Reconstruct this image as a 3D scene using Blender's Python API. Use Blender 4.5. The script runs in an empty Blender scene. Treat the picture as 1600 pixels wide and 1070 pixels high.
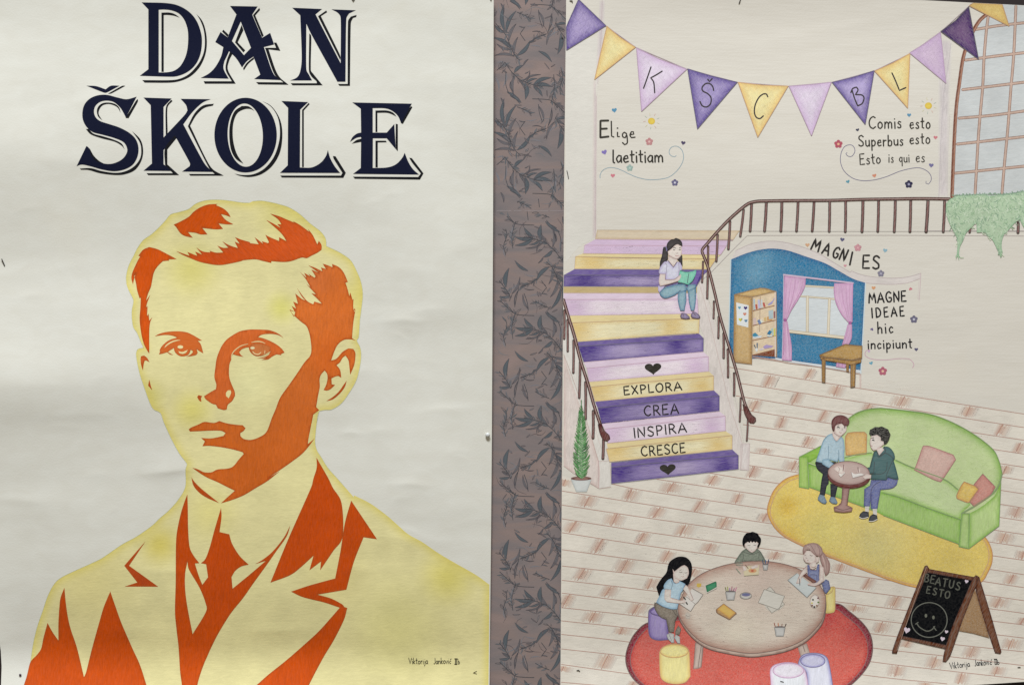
import bpy, math, random
import numpy as np
from mathutils import Vector
from mathutils.geometry import delaunay_2d_cdt

# ------------------------------------------------------------------ camera, light, exposure
S = 0.0009                      # metres of wall per photo unit
D = 2.6                         # camera distance from the wall
sc = bpy.context.scene
C = sc.collection
cam_d = bpy.data.cameras.new("camera")
cam = bpy.data.objects.new("camera", cam_d)
C.objects.link(cam)
cam.location = (0, -D, 0)
cam.rotation_euler = (math.radians(90), 0, 0)
cam_d.sensor_width = 36
cam_d.lens = 36 * D / (1600 * S)
cam_d.clip_start = 0.05
cam_d.clip_end = 50
sc.camera = cam

w = bpy.data.worlds.new("World")
sc.world = w
w.use_nodes = True
w.node_tree.nodes["Background"].inputs[0].default_value = (1.0, 0.925, 0.78, 1)
w.node_tree.nodes["Background"].inputs[1].default_value = 0.235

def area(name, loc, target, size, sy, power, col):
    l = bpy.data.lights.new(name, 'AREA')
    l.shape = 'RECTANGLE'; l.size = size; l.size_y = sy
    l.energy = power; l.color = col
    o = bpy.data.objects.new(name, l)
    C.objects.link(o)
    o.location = loc
    o.rotation_euler = (Vector(target) - Vector(loc)).to_track_quat('-Z', 'Y').to_euler()
    return o
area("window_light", (-0.5, -3.9, 6.7), (0, 0, 0), 2.2, 1.2, 755, (0.94, 1.0, 1.09))

sc.view_settings.view_transform = 'Standard'
sc.view_settings.look = 'None'
sc.view_settings.exposure = 0
sc.view_settings.gamma = 1
sc.view_settings.use_curve_mapping = False
sc.render.engine = 'CYCLES'
sc.cycles.use_denoising = False
sc.cycles.max_bounces = 4

# ------------------------------------------------------------------ colour
E0 = 0.86
def lin(c):
    c = np.asarray(c, float) / 255
    return np.where(c <= 0.04045, c / 12.92, ((c + 0.055) / 1.055) ** 2.4)
def alb(c):
    return np.clip(lin(c) / E0, 0.004, 0.9)
PAPER = {'L': alb((217, 214, 201)), 'R': alb((214, 207, 193)), 'W': alb((124, 110, 108))}

# ------------------------------------------------------------------ relief of the sheets
def build_profile(knots_y, cols):
    ys = np.arange(-60, 1141, 2.0)
    xs = sorted(cols)
    H = []
    for x in xs:
        g = np.interp(ys, knots_y, cols[x])
        k = np.hanning(19); k /= k.sum()
        g = np.convolve(np.pad(g, 9, mode='edge'), k, mode='valid')
        b = (g / 255) ** 2.2
        k2 = np.ones(221) / 221
        tr = np.convolve(np.pad(b, 110, mode='reflect'), k2, mode='valid')
        sl = (b / tr - 1) * 0.70 + (0.17 if xs[0] < 400 else 0.10) * np.clip((ys - 1005) / 45, 0, 1)
        h = np.cumsum(sl) * 2.0 * S
        h -= np.linspace(h[0], h[-1], len(h)) * 0.9
        H.append(h)
    H = np.array(H)
    H -= H.min(axis=1, keepdims=True)
    return np.array(xs, float), ys, H
KY = [-60, 0, 30, 60, 120, 200, 240, 280, 340, 400, 450, 500, 560, 600, 650, 700, 760, 820, 900, 960, 1000, 1040, 1070, 1140]
PROF = {
 'L': build_profile(KY, {
   -20: [204,206,211,220,223,222,211,202,203,208,217,217,217,198,176,182,182,184,192,187,194,215,233,240],
   400: [212,214,216,222,224,222,215,209,207,208,213,214,209,203,199,205,200,196,200,190,196,214,232,238],
   700: [212,214,215,216,221,223,222,220,216,213,209,203,205,207,206,207,206,201,210,204,199,210,224,232],
   800: [212,214,215,216,221,223,222,220,216,213,209,203,205,207,206,207,206,201,210,204,199,210,222,226]}),
 'R': build_profile(KY, {
   860: [196,200,205,209,212,214,214,213,212,213,215,216,216,215,214,213,213,213,212,214,219,227,235,240],
   1240:[180,186,194,203,211,214,214,213,211,211,211,211,210,209,209,208,206,203,200,204,209,216,223,230],
   1620:[184,190,196,200,203,204,204,203,202,201,200,200,200,200,199,199,198,197,196,199,202,205,208,214]}),
}
BASE = {'L': 0.004, 'R': 0.0035}
# creases: centre x, y, half length, width above, width below, height, tilt
CREASE = {'L': [(268, 735, 42, 16, 8, .0014, -.10), (628, 499, 34, 9, 12, .0012, .0), (668, 488, 60, 18, 26, .0008, -.05), (640, 755, 30, 9, 8, .0008, .02), (548, 675, 16, 6, 5, .0004, .0), (596, 671, 30, 8, 14, .0004, -.08),
   (432, 984, 46, 12, 12, .0010, -.02), (628, 841, 70, 14, 22, .0010, .05), (262, 892, 60, 14, 12, .0007, .02), (560, 888, 60, 12, 14, .0006, .0), (90, 250, 70, 26, 20, .0009, .06), (150, 152, 34, 12, 12, .0005, -.15), (700, 130, 70, 20, 18, .0006, .0),
   (60, 600, 90, 30, 22, .0012, .0), (110, 648, 60, 16, 16, .0006, -.03), (40, 780, 60, 14, 12, .0006, .04), (620, 330, 80, 26, 26, .0006, .0), (560, 580, 90, 16, 26, .0007, .03), (640, 420, 36, 12, 18, .0005, .0), (200, 985, 50, 14, 20, .0005, .0), (690, 640, 50, 8, 20, .0005, -.1), (90, 480, 80, 30, 20, .0006, .0), (240, 415, 30, 10, 10, .0003, .0)],
 'R': [(1520, 88, 70, 16, 22, .0006, -.12), (1180, 70, 120, 30, 30, .0006, .0), (1010, 150, 60, 18, 22, .0004, .0), (1300, 45, 90, 20, 16, .0006, -.2), (1450, 480, 80, 30, 30, .0004, .0), (1180, 300, 90, 20, 30, .0003, .0)]}
_r = random.Random(21)
for _ in range(34):       # small dents and handling marks in the blank paper
    _x, _y = (_r.uniform(570, 750), _r.uniform(300, 830)) if _r.random() < .6 else (_r.uniform(15, 185), _r.uniform(290, 800))
    CREASE['L'].append((_x, _y, _r.uniform(10, 30), _r.uniform(5, 9), _r.uniform(5, 12), _r.uniform(.00012, .0003), _r.uniform(-.25, .25)))
def hgt(side, x, y):
    x = np.asarray(x, float); y = np.asarray(y, float)
    if side == 'W':
        return np.zeros_like(x) + 0.0006
    if side == 'W2':
        return np.zeros_like(x) + 0.0010
    if side == 'B':
        return np.zeros_like(x)
    xs, ys, H = PROF[side]
    hs = [np.interp(y, ys, h) for h in H]
    out = np.zeros_like(x)
    xc = np.clip(x, xs[0], xs[-1])
    for i in range(len(xs) - 1):
        m = (xc >= xs[i]) & (xc <= xs[i + 1])
        t = (xc - xs[i]) / (xs[i + 1] - xs[i]); t = t * t * (3 - 2 * t)
        out = np.where(m, hs[i] * (1 - t) + hs[i + 1] * t, out)
    if side == 'L':   # gentle cross waves, and the corner curling away bottom left
        out = out + 0.0007 * np.sin(x / 83.0 + y / 140.0) + 0.0005 * np.sin(x / 47.0 - y / 61.0)
        out = out * (1 - 0.55 * np.clip((x - 690) / 82, 0, 1) ** 2) 
        out = out + 0.004 * np.clip((40 - x) / 60, 0, 1) ** 2 * np.clip((y - 940) / 60, 0, 1)
    else:
        out = out + 0.0004 * np.sin(x / 71.0 + y / 97.0)
        out = out * (1 - 0.55 * np.clip((960 - x) / 84, 0, 1) ** 2)
    for x0, y0, lx, wa, wb, am, ti in CREASE[side]:
        d = y - y0 - ti * (x - x0) - 6 * ((x - x0) / lx) ** 2 * (1 if lx < 40 else 0) * np.exp(-((x - x0) / lx) ** 2)
        out = out + am * (1.6 if side == 'L' else 1.3) * np.exp(-((x - x0) / lx) ** 2) * np.exp(-np.sqrt((d / np.where(d < 0, wa, wb)) ** 2 + .10))
    return out + BASE[side]
def place(side, x, y, lift):
    """where a mark of the photo lies on the bulging sheet"""
    h = hgt(side, x, y) + lift
    f = (D - h) / D
    return np.stack([(x - 800) * S * f, -h, (534.4 - y) * S * f], -1)
def normals(side, x, y):
    e = 1.5
    hx = (hgt(side, x + e, y) - hgt(side, x - e, y)) / (2 * e * S)
    hy = (hgt(side, x, y + e) - hgt(side, x, y - e)) / (2 * e * S)
    n = np.stack([-hx, -np.ones_like(hx), hy], -1)
    return n / np.linalg.norm(n, axis=1, keepdims=True)

# ------------------------------------------------------------------ materials
def relief(nt, bs, side):
    """soft wrinkles and tooth shared by a sheet and everything drawn on it"""
    N, L = nt.nodes, nt.links
    geo = N.new('ShaderNodeNewGeometry')
    pr = {'L': ((2.4, 1, 6.5), 0.0050), 'R': ((4, 1, 11), 0.0020), 'W': ((14, 1, 9), 0.0012)}[side]
    mp = N.new('ShaderNodeMapping'); mp.inputs['Scale'].default_value = pr[0]
    n = N.new('ShaderNodeTexNoise'); n.inputs['Scale'].default_value = 1.0; n.inputs['Detail'].default_value = 2; n.inputs['Roughness'].default_value = 0.38
    n.inputs['Distortion'].default_value = 0.4
    L.new(geo.outputs['Position'], mp.inputs[0]); L.new(mp.outputs[0], n.inputs['Vector'])
    b1 = N.new('ShaderNodeBump'); b1.inputs['Distance'].default_value = pr[1]; b1.inputs['Strength'].default_value = 1
    L.new(n.outputs[0], b1.inputs['Height'])
    n2 = N.new('ShaderNodeTexNoise'); n2.inputs['Scale'].default_value = 420; n2.inputs['Detail'].default_value = 2
    L.new(geo.outputs['Position'], n2.inputs['Vector'])
    b2 = N.new('ShaderNodeBump'); b2.inputs['Distance'].default_value = 0.00022; b2.inputs['Strength'].default_value = 0.5
    L.new(n2.outputs[0], b2.inputs['Height']); L.new(b1.outputs[0], b2.inputs['Normal'])
    L.new(b2.outputs[0], bs.inputs['Normal'])
    return geo

MATS = {}
THIN = {'L': 0.94, 'R': 0.62, 'W': 0.8}
KIND = {  # along, across (per metre), angle, grain
 'h': (110, 760, 3, 0.36), 'v': (120, 760, 86, 0.36), 'd': (120, 760, 62, 0.36), 'e': (120, 700, -50, 0.46),
 's': (420, 620, 30, 0.55), 'f': (90, 700, 8, 0.16), 'ink': (300, 300, 0, 0.05)}
def pencil(side, kind):
    key = (side, kind)
    if key in MATS: return MATS[key]
    al, ac, ang, amp = KIND[kind]
    m = bpy.data.materials.new("coloured_pencil_" + kind); m.use_nodes = True
    nt = m.node_tree; N, L = nt.nodes, nt.links
    bs = N['Principled BSDF']; bs.inputs['Roughness'].default_value = 0.62
    bs.inputs['Specular IOR Level'].default_value = 0.05
    geo = relief(nt, bs, side)
    m0 = N.new('ShaderNodeMapping'); m0.inputs['Rotation'].default_value = (0, math.radians(ang), 0)
    mp = N.new('ShaderNodeMapping'); mp.inputs['Scale'].default_value = (al, 1, ac)
    L.new(geo.outputs['Position'], m0.inputs[0]); L.new(m0.outputs[0], mp.inputs[0])
    n = N.new('ShaderNodeTexNoise'); n.inputs['Scale'].default_value = 1; n.inputs['Detail'].default_value = 3; n.inputs['Distortion'].default_value = 0.6
    L.new(mp.outputs[0], n.inputs['Vector'])
    mr = N.new('ShaderNodeMapRange'); mr.inputs['From Min'].default_value = 0.36; mr.inputs['From Max'].default_value = 0.68
    mr.inputs['To Min'].default_value = 1.0; mr.inputs['To Max'].default_value = 1.0 - amp
    L.new(n.outputs[0], mr.inputs['Value'])
    at = N.new('ShaderNodeAttribute'); at.attribute_name = 'Den'
    ca = N.new('ShaderNodeAttribute'); ca.attribute_name = 'Col'
    # slow unevenness of hand pressure
    n3 = N.new('ShaderNodeTexNoise'); n3.inputs['Scale'].default_value = 26; n3.inputs['Detail'].default_value = 3
    L.new(geo.outputs['Position'], n3.inputs['Vector'])
    r3 = N.new('ShaderNodeMapRange'); r3.inputs['From Min'].default_value = 0.3; r3.inputs['From Max'].default_value = 0.7
    r3.inputs['To Min'].default_value = 0.94 if kind != 'ink' else 0.97; r3.inputs['To Max'].default_value = 1.06 if kind != 'ink' else 1.03
    L.new(n3.outputs[0], r3.inputs['Value'])
    if kind != 'ink':        # heavier and lighter strokes
        m4 = N.new('ShaderNodeMapping'); m4.inputs['Scale'].default_value = (al * .6, 1, ac * .5); m4.inputs['Location'].default_value = (3, 0, 7)
        L.new(m0.outputs[0], m4.inputs[0])
        n4 = N.new('ShaderNodeTexNoise'); n4.inputs['Scale'].default_value = 1; n4.inputs['Detail'].default_value = 4; n4.inputs['Roughness'].default_value = .7; n4.inputs['Distortion'].default_value = 1.0
        L.new(m4.outputs[0], n4.inputs['Vector'])
        r4 = N.new('ShaderNodeMapRange'); r4.inputs['From Min'].default_value = 0.3; r4.inputs['From Max'].default_value = 0.7
        k4 = {'h': .08, 's': .17, 'f': .05}.get(kind, .14)
        r4.inputs['To Min'].default_value = 1 - k4; r4.inputs['To Max'].default_value = 1 + k4
        L.new(n4.outputs[0], r4.inputs['Value'])
        m5 = N.new('ShaderNodeMath'); m5.operation = 'MULTIPLY'
        L.new(r3.outputs[0], m5.inputs[0]); L.new(r4.outputs[0], m5.inputs[1]); r3 = m5
    vm = N.new('ShaderNodeVectorMath'); vm.operation = 'SCALE'
    L.new(ca.outputs['Color'], vm.inputs[0]); L.new(r3.outputs[0], vm.inputs['Scale'])
    # where the tooth is missed, a thinner layer of the same pigment
    th = N.new('ShaderNodeMix'); th.data_type = 'RGBA'; th.inputs['Factor'].default_value = THIN[side]
    th.inputs['A'].default_value = (*PAPER[side], 1); L.new(vm.outputs[0], th.inputs['B'])
    mx = N.new('ShaderNodeMix'); mx.data_type = 'RGBA'
    L.new(th.outputs['Result'], mx.inputs['A'])
    L.new(mr.outputs[0], mx.inputs['Factor']); L.new(vm.outputs[0], mx.inputs['B'])
    my = N.new('ShaderNodeMix'); my.data_type = 'RGBA'; my.inputs['A'].default_value = (*PAPER[side], 1)
    L.new(at.outputs['Fac'], my.inputs['Factor']); L.new(mx.outputs['Result'], my.inputs['B'])
    L.new(my.outputs['Result'], bs.inputs['Base Color'])
    MATS[key] = m
    return m
def comp(col, side, kind):
    """pigment that gives the wanted average colour once the tooth of the paper shows through"""
    d = 1 - KIND[kind][3] * 0.47 * (1 - THIN[side])
    return np.clip((np.asarray(col) - (1 - d) * PAPER[side]) / d, 0.002, 0.95)

def paper_mat(side, name):
    m = bpy.data.materials.new(name); m.use_nodes = True
    nt = m.node_tree; N, L = nt.nodes, nt.links
    bs = N['Principled BSDF']; bs.inputs['Roughness'].default_value = 0.6; bs.inputs['Specular IOR Level'].default_value = 0.05
    geo = relief(nt, bs, side)
    mp = N.new('ShaderNodeMapping'); mp.inputs['Scale'].default_value = (22, 1, 640) if side == 'R' else (30, 1, 60)
    n = N.new('ShaderNodeTexNoise'); n.inputs['Scale'].default_value = 1; n.inputs['Detail'].default_value = 4; n.inputs['Distortion'].default_value = 0.5
    L.new(geo.outputs['Position'], mp.inputs[0]); L.new(mp.outputs[0], n.inputs['Vector'])
    cr = N.new('ShaderNodeValToRGB')
    base = PAPER[side]
    k = 0.955 if side == 'R' else 0.975
    cr.color_ramp.elements[0].position = 0.3; cr.color_ramp.elements[1].position = 0.7
    cr.color_ramp.elements[0].color = (*(base * k * np.array([1, 0.99, 0.975])), 1)
    cr.color_ramp.elements[1].color = (*(base * (1.03 if side == 'R' else 1.02)), 1)
    L.new(n.outputs[0], cr.inputs[0])
    n2 = N.new('ShaderNodeTexNoise'); n2.inputs['Scale'].default_value = 9; n2.inputs['Detail'].default_value = 3
    L.new(geo.outputs['Position'], n2.inputs['Vector'])
    r2 = N.new('ShaderNodeMapRange'); r2.inputs['From Min'].default_value = 0.62; r2.inputs['From Max'].default_value = 0.8
    r2.inputs['To Max'].default_value = 0.30
    L.new(n2.outputs[0], r2.inputs['Value'])
    mx = N.new('ShaderNodeMix'); mx.data_type = 'RGBA'
    mx.inputs['B'].default_value = (*(base * np.array([1.0, 0.965, 0.90])), 1)
    L.new(r2.outputs[0], mx.inputs['Factor']); L.new(cr.outputs[0], mx.inputs['A'])
    L.new(mx.outputs['Result'], bs.inputs['Base Color'])
    return m
def plain_mat(name, col, rough=0.6, metal=0.0, noise=0.0):
    m = bpy.data.materials.new(name); m.use_nodes = True
    nt = m.node_tree; N, L = nt.nodes, nt.links
    bs = N['Principled BSDF']; bs.inputs['Roughness'].default_value = rough; bs.inputs['Metallic'].default_value = metal
    n = N.new('ShaderNodeTexNoise'); n.inputs['Scale'].default_value = 60; n.inputs['Detail'].default_value = 5
    g = N.new('ShaderNodeNewGeometry'); L.new(g.outputs['Position'], n.inputs['Vector'])
    cr = N.new('ShaderNodeValToRGB')
    c = np.asarray(col, float)
    cr.color_ramp.elements[0].color = (*np.clip(c * (1 - noise), 0, 1), 1); cr.color_ramp.elements[1].color = (*np.clip(c * (1 + noise), 0, 1), 1)
    L.new(n.outputs[0], cr.inputs[0]); L.new(cr.outputs[0], bs.inputs['Base Color'])
    return m

# ------------------------------------------------------------------ shapes
def T(ox, oy, s):
    """reader for coordinates noted in an enlarged piece of the reference"""
    def f(txt):
        v = np.array([float(t) for t in txt.replace(',', ' ').split()]).reshape(-1, 2)
        return v / s + np.array([ox, oy])
    return f
def cat(*a): return np.concatenate(a)
def catmull(p, closed, corner=42, step=2.5):
    p = np.asarray(p, float)
    n = len(p)
    if n < 3: return resample(p, closed, 6)
    out = []
    rng = range(n if closed else n - 1)
    def is_corner(i):
        if not closed and (i == 0 or i == n - 1): return True
        a = p[i] - p[i - 1]; b = p[(i + 1) % n] - p[i]
        la, lb = np.hypot(*a), np.hypot(*b)
        if la < 1e-6 or lb < 1e-6: return True
        return math.degrees(math.acos(np.clip(np.dot(a, b) / la / lb, -1, 1))) > corner
    cor = [is_corner(i) for i in range(n)]
    for i in rng:
        a, b = p[i], p[(i + 1) % n]
        L = np.hypot(*(b - a))
        ta = (b - a) if cor[i] else (b - p[i - 1]) * 0.5
        j = (i + 1) % n
        tb = (b - a) if cor[j] else (p[(j + 1) % n] - a) * 0.5
        for t_, v in ((0, ta), (1, tb)):
            l = np.hypot(*v)
            if l > L * 1.3:
                if t_ == 0: ta = v * (L * 1.3 / l)
                else: tb = v * (L * 1.3 / l)
        k = max(1, int(math.ceil(L / step))) if not (cor[i] and cor[j]) else max(1, int(math.ceil(L / 6)))
        for q in range(k):
            t = q / k
            h00 = 2*t**3 - 3*t*t + 1; h10 = t**3 - 2*t*t + t; h01 = -2*t**3 + 3*t*t; h11 = t**3 - t*t
            out.append(h00 * a + h10 * ta + h01 * b + h11 * tb)
    if not closed: out.append(p[-1])
    return np.array(out)
def resample(p, closed, g):
    out = []
    n = len(p)
    for i in range(n if closed else n - 1):
        a, b = p[i], p[(i + 1) % n]
        k = max(1, int(math.ceil(np.hypot(*(b - a)) / g)))
        for q in range(k): out.append(a + (b - a) * q / k)
    if not closed: out.append(p[-1])
    return np.array(out)
def inside(px, py, loops):
    c = np.zeros(len(px), bool)
    for lp in loops:
        x0, y0 = lp[:, 0], lp[:, 1]; x1, y1 = np.roll(x0, -1), np.roll(y0, -1)
        for a, b, c0, d in zip(x0, y0, x1, y1):
            if b == d: continue
            m = ((b > py) != (d > py)) & (px < (c0 - a) * (py - b) / (d - b) + a)
            c ^= m
    return c
def bdist(px, py, loops):
    best = np.full(len(px), 1e9)
    for lp in loops:
        a = lp; b = np.roll(lp, -1, axis=0)
        for (ax, ay), (bx, by) in zip(a, b):
            vx, vy = bx - ax, by - ay
            l2 = vx * vx + vy * vy
            if l2 < 1e-9: continue
            t = np.clip(((px - ax) * vx + (py - ay) * vy) / l2, 0, 1)
            best = np.minimum(best, np.hypot(px - ax - t * vx, py - ay - t * vy))
    return best
def ell(cx, cy, rx, ry, n=28, a0=0, rot=0):
    t = np.linspace(0, 2 * math.pi, n, endpoint=False)
    x, y = rx * np.cos(t), ry * np.sin(t)
    r = math.radians(rot)
    return np.stack([cx + x * math.cos(r) - y * math.sin(r), cy + x * math.sin(r) + y * math.cos(r)], -1)

RND = random.Random(7)
def trim(side, xy):
    """nothing is drawn past the edge of its sheet"""
    x, y = xy[:, 0], xy[:, 1]
    if side == 'R':
        x = np.maximum(x, np.interp(y, [0, 250, 500, 820, 1070], [884.6, 881.8, 879.6, 877.4, 875.6]) + .25)
        u = (x - 880) / 745
        y = np.clip(y, np.interp(u, [0, .2, .4, .75, .76, 1.0], [-7, -5, -3.6, 0.0, 0.4, 9.6]) + .25, np.interp(u, [0, .8, .846, 1.0], [1095, 1073.5, 1069.8, 1062.3]) - .25)
    elif side == 'L':
        x = np.minimum(x, np.interp(y, [0, 350, 700, 820, 1070], [771.3, 770.4, 768.4, 767.4, 764.8]) - .2)
    return np.stack([x, y], -1)
STEP = {'L': 0.00007, 'R': 0.000022, 'W': 0.00003}
SAT = 0.92         # the pencils used on the cream poster are a little chalky
class Art:
    """one drawn object: flat patches of pigment lying on a sheet"""
    def __init__(s, side, level=1, kind='h'):
        s.side, s.level, s.kind = side, level, kind
        s.V, s.F, s.N, s.C, s.D, s.M, s.mats = [], [], [], [], [], [], []
        s.n = 0
    def mi(s, kind):
        m = pencil(s.side[0], kind)
        if m not in s.mats: s.mats.append(m)
        return s.mats.index(m)
    def _add(s, xy, faces, col, den, kind, lift, raw=False):
        if s.side == 'R':
            col = np.asarray(col, float) * np.ones((len(xy), 3)); lum = (col @ np.array([.3, .59, .11]))[:, None]
            col = lum * 1.03 + (col - lum) * SAT
        side = s.side
        xy = trim(side, np.array(xy, float))
        v = place(side, xy[:, 0], xy[:, 1], lift)
        s.V.append(v); s.N.append(normals(side, xy[:, 0], xy[:, 1]))
        s.C.append(np.broadcast_to(comp(col, side[0], kind), (len(xy), 3))); s.D.append(np.broadcast_to(den, (len(xy),)))
        mi = s.mi(kind)
        for f in faces:
            s.F.append(tuple(i + s.n for i in f)); s.M.append(mi)
        s.n += len(xy)
    def fill(s, pts, col, edge=None, ew=6, grad=None, holes=(), g=None, kind=None, den=1.0, smooth=True, same=False, corner=42, fade=None, spots=()):
        kind = kind or s.kind
        loops = [catmull(p, True, corner) if smooth else resample(np.asarray(p, float), True, 6) for p in [pts, *holes]]
        g = g or (3.0 if (edge is not None or spots or fade) else 6.0)
        lo, hi = loops[0].min(0), loops[0].max(0)
        gx, gy = np.meshgrid(np.arange(lo[0] + g / 2, hi[0], g), np.arange(lo[1] + g / 2, hi[1], g))
        gx, gy = gx.ravel(), gy.ravel()
        if len(gx):
            m = inside(gx, gy, loops); gx, gy = gx[m], gy[m]
        if len(gx):
            d = bdist(gx, gy, loops); m = d > g * 0.35; gx, gy = gx[m], gy[m]
        vs, es, k = [], [], 0
        for lp in loops:
            n = len(lp)
            vs += [Vector(q) for q in lp]
            es += [(k + i, k + (i + 1) % n) for i in range(n)]; k += n
        vs += [Vector((a, b)) for a, b in zip(gx, gy)]
        r = delaunay_2d_cdt(vs, es, [], 0, 1e-4)
        xy = np.array([(v.x, v.y) for v in r[0]])
        tri = np.array([f for f in r[2] if len(f) == 3])
        if len(tri) == 0: return
        ctr = xy[tri].mean(1)
        tri = tri[inside(ctr[:, 0], ctr[:, 1], loops)]
        a, b, c = xy[tri[:, 0]], xy[tri[:, 1]], xy[tri[:, 2]]
        ar = (b[:, 0]-a[:, 0])*(c[:, 1]-a[:, 1]) - (b[:, 1]-a[:, 1])*(c[:, 0]-a[:, 0])
        tri = tri[np.abs(ar) > 1e-7]; ar = ar[np.abs(ar) > 1e-7]
        tri = np.where((ar > 0)[:, None], tri[:, ::-1], tri)
        base = alb(col) * np.ones((len(xy), 3))
        if grad:
            (x0, y0), (x1, y1), c2 = grad
            t = np.clip(((xy[:, 0]-x0)*(x1-x0) + (xy[:, 1]-y0)*(y1-y0)) / ((x1-x0)**2 + (y1-y0)**2), 0, 1)[:, None]
            base = base * (1 - t) + alb(c2) * t
        for (x0, y0, rr, c2) in spots:
            t = np.clip(1 - np.hypot(xy[:, 0]-x0, xy[:, 1]-y0) / rr, 0, 1)[:, None]
            t = t * t * (3 - 2 * t)
            base = base * (1 - t) + alb(c2) * t
        dd = np.full(len(xy), den)
        if edge is not None or fade:
            d = bdist(xy[:, 0], xy[:, 1], loops)
            if edge is not None:
                t = (np.clip(1 - d / ew, 0, 1) ** 1.6)[:, None] * 0.9
                base = base * (1 - t) + alb(edge) * t
            if fade: dd = den * np.clip(d / fade, 0, 1)
        s.level += 0 if same else 1
        s.lxy, s.lcol = xy, base
        s._add(xy, tri.tolist(), base, dd, kind, s.level * STEP[s.side[0]] + (RND.random() * 6e-6 if same else 0))
        return s
    def line(s, pts, w, col, kind='ink', den=1.0, smooth=True, taper=0, same=True, closed=False, corner=60):
        p = np.asarray(pts, float)
        if closed: p = np.concatenate([p, p[:1]])
        p = catmull(p, False, corner) if smooth and len(p) > 2 else resample(p, False, 6)
        keep = np.r_[True, np.hypot(*np.diff(p, axis=0).T) > 0.05]; p = p[keep]
        if len(p) < 2: return s
        t = np.gradient(p, axis=0); t /= np.maximum(np.hypot(t[:, 0], t[:, 1]), 1e-6)[:, None]
        nrm = np.stack([-t[:, 1], t[:, 0]], -1)
        u = np.linspace(0, 1, len(p))
        ww = np.full(len(p), w / 2.0)
        if taper: ww = ww * (1 - taper * np.abs(2 * u - 1) ** 2)
        if taper == 0 and w > 1.2 and not closed:      # rounded ends
            e = w * 0.35
            p = np.concatenate([[p[0] - t[0] * e], p, [p[-1] + t[-1] * e]])
            nrm = np.concatenate([nrm[:1], nrm, nrm[-1:]]); ww = np.r_[w * 0.22, ww, w * 0.22]
        n = len(p)
        xy = np.concatenate([p + nrm * ww[:, None], p - nrm * ww[:, None]])
        f = []
        for i in range(n - 1):
            f.append((i, i + 1, n + i + 1, n + i))
        if not same: s.level += 1
        s._add(xy, f, alb(col), den, kind, s.level * STEP[s.side[0]] + 0.00001 + RND.random() * 8e-6)
        return s
    def lines(s, ll, w, col, **k):
        s.level += 1
        for q in ll: s.line(q, w, col, **k)
        return s
    def build(s, name, parent=None, label=None):
        me = bpy.data.meshes.new(name)
        V = np.concatenate(s.V)
        me.from_pydata(V.tolist(), [], s.F)
        me.polygons.foreach_set('material_index', s.M)
        me.polygons.foreach_set('use_smooth', [True] * len(s.F))
        for m in s.mats: me.materials.append(m)
        Cc = np.concatenate(s.C); ca = me.color_attributes.new('Col', 'FLOAT_COLOR', 'POINT')
        ca.data.foreach_set('color', np.concatenate([Cc, np.ones((len(Cc), 1))], 1).ravel())
        da = me.attributes.new('Den', 'FLOAT', 'POINT'); da.data.foreach_set('value', np.concatenate(s.D))
        NN = np.concatenate(s.N)
        me.update()
        me.normals_split_custom_set_from_vertices(NN.tolist())
        o = bpy.data.objects.new(name, me); C.objects.link(o)
        if parent is not None:
            o.parent = parent
            wm = Vector(parent.location) + (Vector(parent.parent.location) if parent.parent else Vector())
            ctr = Vector(V.mean(0).tolist())
            me.transform(__import__('mathutils').Matrix.Translation(-ctr))
            o.location = ctr - wm
        if label: o['label'] = label
        return o
def hatch(art, loops, n, ang, ln, cols=None, den=.2, w=.7, curve=.1, spread=8, vary=.12, kind='f'):
    """loose pencil strokes inside an outline: the patch's own colour laid on heavier or lighter"""
    lp = [catmull(q, True, step=5) for q in loops]
    lo, hi = lp[0].min(0), lp[0].max(0)
    m = np.array([(RND.uniform(lo[0], hi[0]), RND.uniform(lo[1], hi[1]), math.radians(ang + RND.gauss(0, spread)), RND.uniform(*ln), RND.uniform(-curve, curve), RND.uniform(-1, 1), RND.uniform(.6, 1.4), RND.random()) for _ in range(n)])
    d = np.stack([np.cos(m[:, 2]), np.sin(m[:, 2])], -1); q = np.stack([-d[:, 1], d[:, 0]], -1)
    p0 = m[:, :2]; p2 = p0 + d * m[:, 3:4]; p1 = (p0 + p2) / 2 + q * (m[:, 4] * m[:, 3])[:, None]
    ok = inside(p0[:, 0], p0[:, 1], lp) & inside(p2[:, 0], p2[:, 1], lp) & inside(p1[:, 0], p1[:, 1], lp)
    m, q, p0, p1, p2 = m[ok], q[ok], p0[ok], p1[ok], p2[ok]
    k = len(m)
    if not k: return
    pts = np.stack([p0, (p0 + p1) / 2 + q * (m[:, 4] * m[:, 3])[:, None] * .2, p1, (p1 + p2) / 2 + q * (m[:, 4] * m[:, 3])[:, None] * .2, p2], 1)      # k, 5, 2
    hw = (w * m[:, 6] / 2)[:, None, None] * np.array([.35, .9, 1, .9, .3])[None, :, None]
    xy = np.concatenate([pts + q[:, None] * hw, pts - q[:, None] * hw], 1).reshape(-1, 2)
    near = np.array([np.argmin(((art.lxy - c) ** 2).sum(1)) for c in p1]) if len(art.lxy) < 9000 else np.array([np.argmin(((art.lxy[::3] - c) ** 2).sum(1)) * 3 for c in p1])
    col = art.lcol[near] * (1 + vary * m[:, 5:6])
    if cols:
        cc = np.array([alb(c) for c in cols])[(m[:, 7] * len(cols)).astype(int)]
        col = col * (1 - den) + cc * den
    col = np.repeat(col, 10, axis=0)
    F = []
    for i in range(k):
        b = i * 10
        for j in range(4): F.append((b + j, b + j + 1, b + 5 + j + 1, b + 5 + j))
    art.level += 1
    lift = art.level * STEP[art.side[0]] + np.repeat(np.array([RND.random() * 8e-6 for _ in range(k)]), 10)
    art._add(xy, F, col, 1.0, kind, lift, True)
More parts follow.
